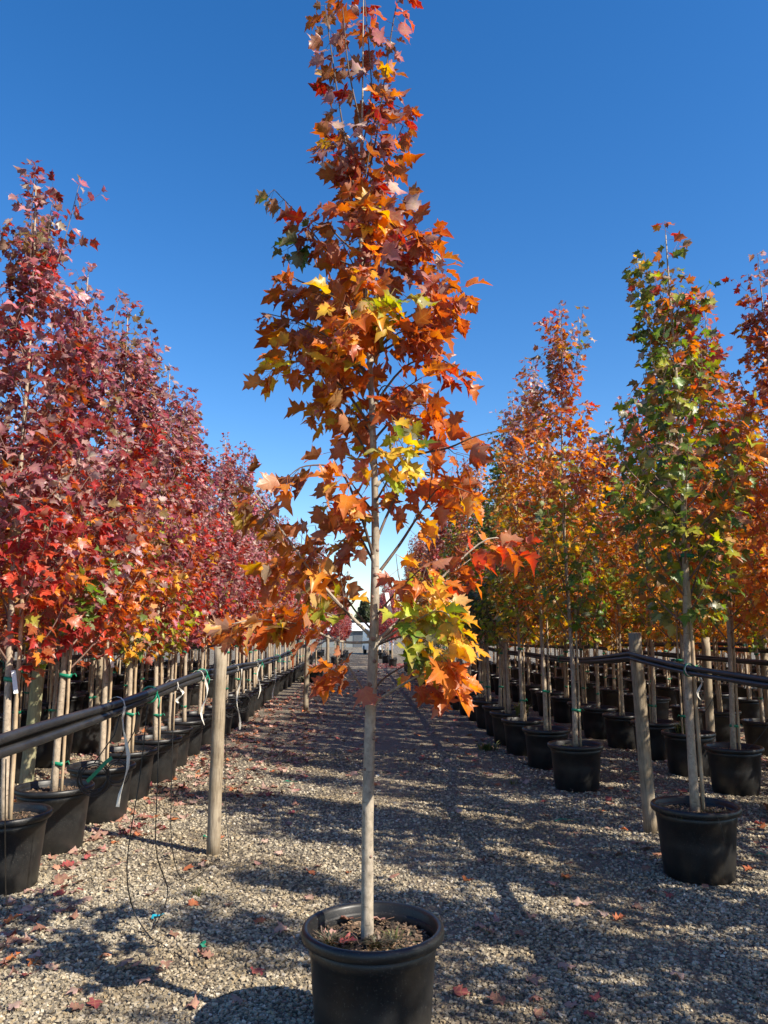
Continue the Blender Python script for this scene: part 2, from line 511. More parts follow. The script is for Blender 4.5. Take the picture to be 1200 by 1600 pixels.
NT = 12
LT = [leaf_template(k) for k in range(NT)]
LTN = [leaf_template(k + 40, True, True) for k in range(NT)]
LT_FLAT = [leaf_template(20 + k, True, True) for k in range(5)]
def _leaf_mesh(t, nm, mat):
    return mesh_np(nm, t[0], t[1], [mat], True, np.ones((len(t[0]), 3)), t[2])
LEAF_ME = [_leaf_mesh(t, 'leaf', M_LEAF) for t in LTN]
LITTER_ME = [_leaf_mesh(t, 'fallen_leaf', M_DRY) for t in LT_FLAT]

def frames(dirs, nrms):
    """rotation matrices with columns x,y(dir),z(normal)"""
    y = dirs / np.linalg.norm(dirs, axis=1, keepdims=True)
    x = np.cross(y, nrms)
    x /= np.linalg.norm(x, axis=1, keepdims=True) + 1e-9
    z = np.cross(x, y)
    return np.stack([x, y, z], axis=2)
def leaves_mesh(name, pos, R, size, cols, kinds, mat, templ=LT):
    Vs, Fs, Cs, Us = [], [], [], []
    off = 0
    for k in range(len(templ)):
        idx = np.where(kinds == k)[0]
        if not len(idx): continue
        P, F, U = templ[k]
        n, nv = len(idx), len(P)
        V = np.einsum('nij,vj->nvi', R[idx], P) * size[idx][:, None, None] + pos[idx][:, None, :]
        Vs.append(V.reshape(-1, 3))
        Fs.append((F[None] + (np.arange(n) * nv)[:, None, None] + off).reshape(-1, 3))
        Cs.append(np.repeat(cols[idx], nv, axis=0))
        Us.append(np.tile(U, (n, 1)))
        off += n * nv
    return mesh_np(name, np.vstack(Vs), np.vstack(Fs), [mat], True, np.vstack(Cs), np.vstack(Us))

# ------------------------------------------------------------------ palettes (leaf reflectances, some with glints and glow mixed in)
MAROON = (.17, .022, .028); DKRED = (.26, .025, .025); RED = (.42, .035, .035); SCAR = (.54, .07, .035)
DUSK = (.36, .19, .19); MAUVE = (.30, .09, .12); PINK = (.52, .24, .26); PALE = (.50, .40, .35); OLIVE = (.20, .14, .06); BROWN = (.27, .10, .045)  # DUSK and PALE also paint sun glints into the foliage, besides pale undersides
RUST = (.40, .095, .03); BURNT = (.52, .15, .025); ORANGE = (.66, .23, .03); GOLD = (.70, .38, .03); YELLOW = (.68, .46, .05)
LIME = (.36, .40, .05); GREEN = (.125, .225, .035); DKGREEN = (.06, .12, .028); SALMON = (.55, .25, .17)
PAL = {
 'maroon': [(.0, [(DKRED, 3.4), (RED, 1.8), (SCAR, 1.0), (ORANGE, 1.6), (RUST, 3), (GOLD, .8), (GREEN, 1.2), (LIME, .5)]),
            (.32, [(DKRED, 3), (RED, 1.8), (RUST, 1.2), (BURNT, .6), (ORANGE, .35), (DUSK, 2.6), (PINK, 1.4), (MAUVE, 2), (MAROON, 2.4), (OLIVE, .8), (PALE, .8)]),
            (.65, [(MAROON, 2.4), (DKRED, 1.2), (DUSK, 3.6), (MAUVE, 3), (PINK, 2.2), (PALE, 2), (RED, .5), (OLIVE, 1), (BROWN, .6)]),
            (1., [(MAROON, 2), (DUSK, 3), (MAUVE, 3), (PINK, 2), (OLIVE, 1.2), (PALE, 2)])],
 'redorange': [(.0, [(ORANGE, 2), (GOLD, 1.2), (LIME, 1), (GREEN, 1.4), (SCAR, 1.6), (RUST, 2.6)]),
            (.35, [(RUST, 2.4), (BURNT, 1.2), (RED, 1.8), (DUSK, 2.4), (ORANGE, .8), (OLIVE, 1.2), (DKRED, 2), (PINK, 1.4), (MAUVE, 1.4), (PALE, .8)]),
            (.7, [(DKRED, 1.6), (DUSK, 3), (BROWN, 1.2), (MAROON, 2), (OLIVE, 1.6), (PALE, 2), (MAUVE, 2), (PINK, 2)]),
            (1., [(DUSK, 3), (MAROON, 2), (MAUVE, 2), (PINK, 1.4), (OLIVE, 1.4), (PALE, 1.8)])],
 'goldgreen': [(.0, [(GREEN, 3.4), (DKGREEN, .8), (LIME, 3), (GOLD, 2.4), (YELLOW, .8), (BURNT, .4)]),
            (.35, [(GOLD, 4), (ORANGE, 3), (LIME, 1.6), (GREEN, .8), (BURNT, 1.6), (YELLOW, 2.2)]),  # backlit glow put into the colour as extra gold and yellow leaves
            (.65, [(BURNT, 3), (ORANGE, 2.5), (RUST, 2), (BROWN, 1.5), (SALMON, 1), (GREEN, .7), (GOLD, 1)]),
            (1., [(DUSK, 3), (RUST, 2), (RED, 1.2), (PALE, 1.5), (OLIVE, 1.3)])],
 'burnt': [(.0, [(ORANGE, 3), (GOLD, 4), (BURNT, 1.4), (YELLOW, 1), (LIME, .6)]),
            (.4, [(BURNT, 4), (ORANGE, 3), (GOLD, 1.5), (RUST, 2)]),
            (.75, [(RUST, 3), (BROWN, 2), (BURNT, 2), (DKRED, 1.5), (SALMON, .8)]),
            (1., [(DKRED, 2.4), (DUSK, 2), (RUST, 2), (RED, 1), (PALE, .8)])],
 'green': [(.0, [(GREEN, 4), (DKGREEN, .8), (LIME, 4), (GOLD, .8)]),
            (.5, [(GREEN, 4), (DKGREEN, 1.4), (OLIVE, .8), (LIME, 3), (BURNT, .5), (ORANGE, .35), (PALE, .3)]),
            (1., [(GREEN, 2.5), (OLIVE, 2.5), (DKGREEN, 2), (BURNT, 1.3), (RED, .5), (GOLD, .8)])],
 'dark': [(.0, [(DKGREEN, 6), (GREEN, 2)]), (1., [(DKGREEN, 4), (GREEN, 3), (OLIVE, .8)])],
 'farred': [(.0, [(RED, 3), (DKRED, 3), (MAUVE, 2), (PINK, 1)]), (1., [(DKRED, 2), (DUSK, 2.4), (MAUVE, 2), (PINK, 2), (RED, 1), (PALE, .8)])],
}
def pal_colours(pal, th, r, bid=None):
    st = PAL[pal]
    out = np.zeros((len(th), 3))
    last, lb = None, -1
    for i, t in enumerate(th):
        if bid is not None:
            if bid[i] == lb and r.random() < .62:
                out[i] = last * r.uniform(.75, 1.22) * np.array([1, r.uniform(.86, 1.16), r.uniform(.9, 1.1)])
                continue
        t = min(max(t + r.normal(0, .10), 0), .9999)
        for k in range(len(st) - 1):
            if st[k][0] <= t <= st[k + 1][0]: break
        f = (t - st[k][0]) / (st[k + 1][0] - st[k][0])
        lst = st[k + 1][1] if r.random() < f else st[k][1]
        w = np.array([x[1] for x in lst]); w = w / w.sum()
        c = np.array(lst[r.choice(len(lst), p=w)][0])
        if bid is not None and bid[i] != lb: last, lb = c, bid[i]
        out[i] = c * r.uniform(.78, 1.22) * np.array([1, r.uniform(.88, 1.14), r.uniform(.9, 1.1)])
    return np.clip(out, .01, .85)

# ------------------------------------------------------------------ tree generator (local coordinates, base of pot at z=0)
SOIL_Z = .40
def smooth_poly(pts, n=5):
    pts = [np.array(p, float) for p in pts]
    out = []
    for i in range(len(pts) - 1):
        p0 = pts[max(i - 1, 0)]; p1 = pts[i]; p2 = pts[i + 1]; p3 = pts[min(i + 2, len(pts) - 1)]
        for k in range(n):
            t = k / n
            out.append(.5 * ((2 * p1) + (-p0 + p2) * t + (2 * p0 - 5 * p1 + 4 * p2 - p3) * t * t + (-p0 + 3 * p1 - 3 * p2 + p3) * t ** 3))
    out.append(pts[-1])
    return out
def branch_leaves(poly, r, step, start, size, out, twig=True, spread=1.0, wood=None):
    """leaves in opposite pairs along a branch polyline; poly list of np points"""
    poly = [np.array(p) for p in poly]
    seg = [np.linalg.norm(poly[i + 1] - poly[i]) for i in range(len(poly) - 1)]
    tot = sum(seg)
    d = start * tot
    while d < tot:
        a, i = d, 0
        while i < len(seg) - 1 and a > seg[i]:
            a -= seg[i]; i += 1
        p = poly[i] + (poly[i + 1] - poly[i]) * min(a / max(seg[i], 1e-6), 1)
        t = (poly[i + 1] - poly[i]) / max(seg[i], 1e-6)
        ang = r.uniform(0, math.pi)
        ref = np.cross(t, [0, 0, 1.0]); 
        if np.linalg.norm(ref) < .05: ref = np.array([1., 0, 0])
        ref /= np.linalg.norm(ref)
        bi = np.cross(t, ref)
        for s in (1, -1):
            o = (ref * math.cos(ang) + bi * math.sin(ang)) * s
            out.append((p, o, t, size * r.uniform(.6, 1.25)))
        if twig and r.random() < .55 and d < tot * .86:
            o = (ref * math.cos(ang + 1.2) + bi * math.sin(ang + 1.2)) * (1 if r.random() < .5 else -1)
            L = r.uniform(.07, .20) * spread
            tw = [p, p + (o * .7 + t * .5) * L * .5, p + (o * .8 + t * .7 + np.array([0, 0, .2])) * L]
            if wood is not None: wood.append((tw, .0022, .0012))
            for f in (.55, 1.0):
                q = tw[0] + (tw[2] - tw[0]) * f
                tt = (tw[2] - tw[0]) / np.linalg.norm(tw[2] - tw[0])
                for s in (1, -1):
                    o2 = np.cross(tt, r.normal(size=3)); o2 /= np.linalg.norm(o2) + 1e-6
                    out.append((q, o2 * s, tt, size * r.uniform(.62, 1.12)))
        d += step * r.uniform(.7, 1.35)
    # terminal tuft
    p = poly[-1]; t = (poly[-1] - poly[-2]); t = t / (np.linalg.norm(t) + 1e-9)
    for k in range(3):
        o = np.cross(t, r.normal(size=3)); o /= np.linalg.norm(o) + 1e-6
        out.append((p, o, t, size * r.uniform(.5, .85)))

def leaf_frames(items, axis_fn, r, droop=(.2, 1.1)):
    pos = np.array([it[0] for it in items]); o = np.array([it[1] for it in items]); t = np.array([it[2] for it in items])
    size = np.array([it[3] for it in items])
    n = len(items)
    radial = pos - axis_fn(pos)
    radial[:, 2] = 0
    rl = np.linalg.norm(radial, axis=1, keepdims=True)
    radial = radial / (rl + .05)
    petdir = o * .9 + t * .45 + radial * .45
    petdir /= np.linalg.norm(petdir, axis=1, keepdims=True)
    d = petdir + radial * .25
    d[:, 2] -= r.uniform(droop[0], droop[1], n)
    d += r.normal(0, .22, (n, 3))
    d /= np.linalg.norm(d, axis=1, keepdims=True)
    nr = np.tile(np.array([0, 0, .75]), (n, 1)) + radial * .75 + r.normal(0, .45, (n, 3))
    flip = r.random(n) < .12
    nr[flip] *= -1
    R = frames(d, nr)
    # blade base sits a petiole length from the twig; the template's stalk reaches back along -y, +z
    stalk = np.einsum('nij,j->ni', R, np.array([0, -.62, .16])) * size[:, None]
    base = pos - stalk
    return base, R, size

def gen_tree(seed, H=5.2, zb=1.45, Rm=.55, nb=34, size=.085, step=.06, lean=(0, 0), pal='maroon', trunk_r=.028, colfn=None, leaders=3):
    r = np.random.default_rng(seed)
    # trunk
    ph = r.uniform(0, 6.3, 2)
    def axis_at(z):
        f = (z - SOIL_Z) / (H - SOIL_Z)
        return np.array([lean[0] * f + .018 * math.sin(z * 1.6 + ph[0]) - .018 * math.sin(SOIL_Z * 1.6 + ph[0]),
                         lean[1] * f + .018 * math.sin(z * 1.4 + ph[1]) - .018 * math.sin(SOIL_Z * 1.4 + ph[1]), z])
    zs = np.linspace(SOIL_Z - .05, H - .12, 22)
    trunk_pts = [axis_at(z) for z in zs]
    rad = [trunk_r * (1.12 if i == 0 else 1) * (1 - .93 * max(0, (z - .4) / (H - .4)) ** .9) + .0015 for i, z in enumerate(zs)]
    wood, items, bid = [], [], []
    for i in range(nb):
        bid += [i] * (len(items) - len(bid))
        f = (i + r.uniform(0, .9)) / nb
        z0 = zb - .1 + (H - zb - .55) * f ** 1.08
        az = i * 2.39996 + r.uniform(-.4, .4)
        prof = (.62 + .38 * math.sin(min(1, f / .3) * math.pi / 2)) * (1 - f ** 1.3 * .86)
        rr = Rm * prof * r.uniform(.75, 1.2)
        rise = rr * r.uniform(.9, 1.7) + .08
        rise = min(rise, H - z0 - .02)
        o = np.array([math.cos(az), math.sin(az), 0])
        p0 = axis_at(z0)
        bend = np.array([math.cos(az + 1.57), math.sin(az + 1.57), 0]) * r.uniform(-.08, .08)
        pts = [p0, p0 + o * rr * .42 + np.array([0, 0, rise * .30]) + bend * .5, p0 + o * rr * .8 + np.array([0, 0, rise * .68]) + bend, p0 + o * rr + np.array([0, 0, rise * 1.05])]
        poly = smooth_poly(pts, 3)
        wood.append((poly, .009 * (1 - .55 * f), .002))
        branch_leaves(poly, r, step, .16, size * (1 - .18 * f), items, wood=wood)
    for k in range(leaders):
        z0 = H - r.uniform(.8, 1.5); az = r.uniform(0, 6.3); w = r.uniform(.10, .30)
        p0 = axis_at(z0); o = np.array([math.cos(az), math.sin(az), 0])
        top = H - r.uniform(.05, .5)
        poly = smooth_poly([p0, p0 + o * w * .6 + [0, 0, (top - z0) * .4], p0 + o * w + [0, 0, top - z0]], 4)
        wood.append((poly, .005, .002)); branch_leaves(poly, r, step * 1.1, .1, size * .8, items, wood=wood)
    top = [axis_at(z) for z in np.linspace(H - 1.5, H, 9)]
    wood.append((top[6:], .004, .0018))
    branch_leaves(top, r, step, 0, size * .8, items, wood=wood)
    bid += [nb + k // 25 for k in range(len(items) - len(bid))]
    base, R, sz = leaf_frames(items, lambda p: np.array([axis_at(z) for z in p[:, 2]]), r)
    th = (base[:, 2] - zb) / (H - zb)
    cols = pal_colours(pal, th, r, bid) if colfn is None else colfn(base, th, r)
    kinds = r.integers(0, NT, len(base))
    return dict(trunk=(trunk_pts, rad), wood=wood, base=base, R=R, size=sz, cols=cols, kinds=kinds, axis=axis_at, H=H, seed=seed)

def wood_mesh(wood, name, mat, n=5, minr=0.0):
    b = MB()
    for poly, r0, r1 in wood:
        m = len(poly)
        b.tube(poly, [r0 + (r1 - r0) * i / (m - 1) for i in range(m)], n if r0 > .003 else 3, cap=False)
    return b.mesh(name, mat)
def trunk_mesh(tr, name, mat, n=10):
    return MB().tube(tr[0], tr[1], n).mesh(name, mat)

# pots, soil, stakes, ties: shared meshes
def pot_meshes(rt, rb, h, name, seg=40, wob=.006):
    wall = MB().lathe([(0.001, .0), (rb - .02, .0), (rb, .012), (rb + (rt - rb) * .5, h * .5), (rb + (rt - rb) * .80, h * .8), (rb + (rt - rb) * .80 + .003, h * .805), (rt, h - .036),
                       (rt - .008, h - .037), (rt - .010, h - .11), (rt - .03, h * .5)], seg, wob=wob).mesh(name, M_POT)
    e = .026
    rim = MB().lathe([(rt - .006, h - .040), (rt + e - .006, h - .043), (rt + e - .001, h - .039), (rt + e + .002, h - .024), (rt + e, h - .009), (rt + e - .006, h - .002), (rt + e - .014, h),
                      (rt + .002, h - .003), (rt - .006, h - .014), (rt - .0115, h - .09)], seg, wob=wob).mesh('rim', M_POT)
    return wall, rim
def soil_mesh(rad, seed):
    r = np.random.default_rng(seed)
    V, F = [], []
    n, rings = 28, 9
    V.append((0, 0, SOIL_Z + .012))
    for i in range(1, rings + 1):
        for k in range(n):
            a = 2 * math.pi * k / n; q = rad * i / rings
            V.append((q * math.cos(a), q * math.sin(a), SOIL_Z + .012 * (1 - i / rings) + r.normal(0, .005)))
    for k in range(n):
        F.append((0, 1 + k, 1 + (k + 1) % n))
    for i in range(rings - 1):
        for k in range(n):
            a, b = 1 + i * n + k, 1 + i * n + (k + 1) % n
            F.append((a, a + n, b + n, b))
    me = mesh_np('soil', V, F, [M_SOIL], True)
    return me
POT_WALL, POT_RIM = pot_meshes(.262, .225, .46, 'pot')
POTC_WALL, POTC_RIM = pot_meshes(.252, .215, .47, 'pot', 64, .008)
SOILS = [soil_mesh(.250, s) for s in range(4)]
SOILC = soil_mesh(.2415, 9)
def chip_mesh(rad, seed, n=420):
    r = np.random.default_rng(seed)
    V, F, C = [], [], []
    for i in range(n):
        q = rad * math.sqrt(r.random()); a = r.uniform(0, 6.283)
        if q < .03: continue
        s = np.array([r.uniform(.005, .016), r.uniform(.003, .006), r.uniform(.001, .003)])
        M = np.array(Quaternion((0, 0, 1), r.uniform(0, 6.28)).to_matrix() @ Quaternion((1, 0, 0), r.normal(0, .5)).to_matrix() @ Quaternion((0, 1, 0), r.normal(0, .4)).to_matrix())
        k = len(V)
        for p in ((-1, -.7, -1), (1, -.9, -1), (.8, 1, -1), (-.9, .8, -1), (-1, -.7, 1), (1, -.9, 1), (.8, 1, 1), (-.9, .8, 1)):
            V.append(M @ (np.array(p) * s) + np.array([q * math.cos(a), q * math.sin(a), SOIL_Z + .012 * (1 - q / rad) + .007]))
        F += [(k, k + 1, k + 5, k + 4), (k + 1, k + 2, k + 6, k + 5), (k + 2, k + 3, k + 7, k + 6), (k + 3, k, k + 4, k + 7), (k + 4, k + 5, k + 6, k + 7)]
        C += [np.array([(.16, .10, .06), (.07, .045, .03), (.26, .18, .12), (.04, .03, .022)][r.integers(4)]) * r.uniform(.7, 1.3)] * 8
    return mesh_np('bark_mulch', np.array(V), np.array(F), [M_DRYCHIP], False, np.array(C))
def stake_mesh(L, r=.011, seed=0):
    q = np.random.default_rng(seed)
    return MB().tube([(q.normal(0, .003), q.normal(0, .003), z) for z in np.linspace(0, L, 8)], r, 7).mesh('stake', M_STAKE)
CHIPS = [chip_mesh(.235, 31, 300), chip_mesh(.235, 32, 300)]
CHIPC = chip_mesh(.232, 33, 620)
STAKES = [stake_mesh(L, rr, i) for i, (L, rr) in enumerate(((1.55, .012), (1.75, .014), (1.42, .011)))]
def tie_mesh(w=.05, d=.030, h=.028):
    b = MB()
    pts = []
    base = 0
    n = 14
    for z in (-h / 2, h / 2):
        for k in range(n):
            a = 2 * math.pi * k / n
            b.v.append(Vector((w * math.cos(a), d * math.sin(a), z + .004 * math.sin(a * 2))))
    for z in (-h / 2, h / 2):
        for k in range(n):
            a = 2 * math.pi * k / n
            b.v.append(Vector(((w - .003) * math.cos(a), (d - .003) * math.sin(a), z + .004 * math.sin(a * 2))))
    for k in range(n):
        q = (k + 1) % n
        b.f += [(k, q, q + n, k + n), (2 * n + q, 2 * n + k, 3 * n + k, 3 * n + q), (n + k, n + q, 3 * n + q, 3 * n + k), (q, k, 2 * n + k, 2 * n + q)]
    b.tube([(w, 0, 0), (w + .02, .01, .015), (w + .035, .0, -.01)], .004, 5)
    return b.mesh('tie', M_TIE)
TIE = tie_mesh()
TAG = MB().ribbon([(0, 0, 0), (.005, .002, -.02), (.012, .003, -.06), (.028, .004, -.15)], .028, [(1, .4, .1)] * 4, .0012).mesh('name_tag', M_TAGW, False)

def place_tree(t, loc, label, group=None, rz=0.0, name='potted_maple', near_leaves=0, pot=(POT_WALL, POT_RIM), soil=None, stake=None, ties=(), tint=(1, 1, 1), tagz=None, bark=M_BARK, scale=1.0, twig=M_TWIG2, cat='tree'):
    """t: dict of shared part meshes, or a generated tree with near leaves split out"""
    root = bpy.data.objects.new(name, None); COL.objects.link(root)
    root.empty_display_size = .2
    root.location = loc; root.rotation_euler = (0, 0, rz)
    tag(root, label, cat, group)
    p = add('pot', pot[0], root)
    add('rim', pot[1], p)
    add('soil', soil or SOILS[int(abs(loc[1] * 7)) % 4], root)
    if loc[1] < 10.5 and abs(loc[0]) < 4.2: add('bark_mulch', CHIPS[int(abs(loc[1] * 13)) % 2], root)['kind'] = 'stuff'
    tr = add('trunk', t['trunk_me'], root)
    if t.get('branch_me'): add('branch_framework', t['branch_me'], root)
    if near_leaves:
        c, s = math.cos(rz), math.sin(rz)
        w = t['base'] @ np.array([[c, -s, 0], [s, c, 0], [0, 0, 1]]).T + np.array(loc)
        dist = np.linalg.norm(w - np.array([0, 0, H_CAM]), axis=1)
        # the leaves that show largest: towards the camera, spread over the height of the crown
        idx = np.argsort(dist / t['size'] ** .3 + .0 * dist)[:near_leaves]
        keep = np.ones(len(w), bool); keep[idx] = False
        for i in idx:
            o = add('leaf', LEAF_ME[t['kinds'][i]], root)
            q = Matrix(t['R'][i].tolist()).to_quaternion()
            o.rotation_mode = 'QUATERNION'; o.rotation_quaternion = q
            o.location = t['base'][i]; o.scale = (t['size'][i],) * 3
            o.color = (*t['cols'][i], 1)
        me = leaves_mesh('crown', t['base'][keep], t['R'][keep], t['size'][keep], t['cols'][keep], t['kinds'][keep], M_LEAF)
    else:
        me = t['crown_me']
    cr = add('crown', me, root); cr['kind'] = 'stuff'
    cr.color = (*tint, 1)
    if stake is not None:
        a = t['axis'](1.0)
        st = add('stake', STAKES[stake], root, (a[0] * .4 + .052, a[1] * .4 - .005, SOIL_Z - .03))
        st.rotation_euler = ((a[1] * .6) * -1, a[0] * .6, .3)
    for z in ties:
        a = t['axis'](z)
        o = add('tie', TIE, root, (a[0] + .018, a[1], z)); 
    if tagz:
        a = t['axis'](tagz)
        o = add('name_tag', TAG, root, (a[0] + .05, a[1] - .05, tagz)); o.rotation_euler = (0, 0, -rz)
    if scale != 1.0: root.scale = (scale,) * 3
    return root
def finish(t, bark=M_BARK, twig=M_TWIG2, crown=True):
    t['trunk_me'] = trunk_mesh(t['trunk'], 'trunk', bark)
    t['branch_me'] = wood_mesh(t['wood'], 'branch_framework', twig, 5)
    if crown:
        t['crown_me'] = leaves_mesh('crown', t['base'], t['R'], t['size'], t['cols'], t['kinds'], M_LEAF)
    return t

# ================================================================== SETTING
def make_ground():
    xs = np.concatenate([[-900, -200, -60], np.arange(-12, 14.01, .5), [60, 200, 900]])
    ys = np.concatenate([[-400, -80, -20], np.arange(-8, 48.01, .5), [80, 250, 1500]])
    V = [(x, y, 0.0) for y in ys for x in xs]
    nx = len(xs)
    F = np.array([(j * nx + i, j * nx + i + 1, (j + 1) * nx + i + 1, (j + 1) * nx + i) for j in range(len(ys) - 1) for i in range(nx - 1)])
    o = add('ground', mesh_np('ground', V, F, [M_GROUND]))
    o['kind'] = 'structure'
make_ground()

def make_gravel():
    r = np.random.default_rng(3)
    bands = [(2.45, 4.0, 5400, .0076), (4.0, 5.6, 3300, .0084), (5.6, 8.0, 1450, .0095), (8.0, 11.0, 420, .0115)]
    P, S = [], []
    for y0, y1, dens, s in bands:
        xl, xr = -.56 * y1 - .45, .66 * y1 + .45
        n = int((y1 - y0) * (xr - xl) * dens)
        x = r.uniform(xl, xr, n); y = r.uniform(y0, y1, n)
        k = (x > -.56 * y - .45) & (x < .66 * y + .45)
        k &= ((x - .07) ** 2 + (y - 3.24) ** 2 > .225 ** 2) & ((x - 2.3) ** 2 + (y - 5.38) ** 2 > .235 ** 2)
        tr = np.maximum(np.exp(-((x - .42 + .05 * np.sin(y * .9)) / .17) ** 2), np.exp(-((x - 1.62 + .06 * np.sin(y * .7 + 1)) / .17) ** 2))
        k &= r.random(n) > .62 * tr
        x, y = x[k], y[k]
        P.append(np.column_stack([x, y])); S.append(s * r.uniform(.55, 1.5, len(x)))
    P = np.vstack(P); S = np.concatenate(S); n = len(P)
    cube = np.array([(a, b, c) for a in (-1, 1) for b in (-1, 1) for c in (-1, 1)], float)
    q = np.array([(0, 1, 3), (0, 3, 2), (4, 6, 7), (4, 7, 5), (0, 4, 5), (0, 5, 1), (2, 3, 7), (2, 7, 6), (0, 2, 6), (0, 6, 4), (1, 5, 7), (1, 7, 3)])
    shape = cube[None] * .75 + r.normal(0, .24, (n, 8, 3))
    shape *= np.stack([r.uniform(.8, 1.25, n), r.uniform(.65, 1.0, n), r.uniform(.4, .75, n)], 1)[:, None, :]
    # random tumble
    ax = r.normal(size=(n, 3)); ax /= np.linalg.norm(ax, axis=1, keepdims=True)
    an = r.normal(0, .45, n)
    az = r.uniform(0, 6.283, n)
    K = np.zeros((n, 3, 3)); K[:, 0, 1] = -ax[:, 2]; K[:, 0, 2] = ax[:, 1]; K[:, 1, 0] = ax[:, 2]; K[:, 1, 2] = -ax[:, 0]; K[:, 2, 0] = -ax[:, 1]; K[:, 2, 1] = ax[:, 0]
    Rm = np.eye(3)[None] + np.sin(an)[:, None, None] * K + (1 - np.cos(an))[:, None, None] * (K @ K)
    Z = np.zeros((n, 3, 3)); Z[:, 0, 0] = np.cos(az); Z[:, 0, 1] = -np.sin(az); Z[:, 1, 0] = np.sin(az); Z[:, 1, 1] = np.cos(az); Z[:, 2, 2] = 1
    V = np.einsum('nij,nvj->nvi', Rm @ Z, shape) * S[:, None, None]
    V[:, :, :2] += P[:, None, :]
    V[:, :, 2] += (S * r.uniform(.05, .55, n))[:, None]
    tone = np.array([(.41, .35, .245), (.28, .24, .17), (.52, .455, .335), (.17, .147, .11), (.39, .31, .19), (.62, .56, .45)])
    c = tone[r.choice(6, n, p=[.3, .26, .17, .14, .09, .04])] * r.uniform(.82, 1.18, (n, 1))
    F = (q[None] + (np.arange(n) * 8)[:, None, None]).reshape(-1, 3)
    o = add('gravel', mesh_np('gravel', V.reshape(-1, 3), F, [M_STONE], False, np.repeat(c, 8, axis=0)))
    tag(o, 'crushed pale grey gravel covering the aisle', 'gravel', kind='stuff')
make_gravel()

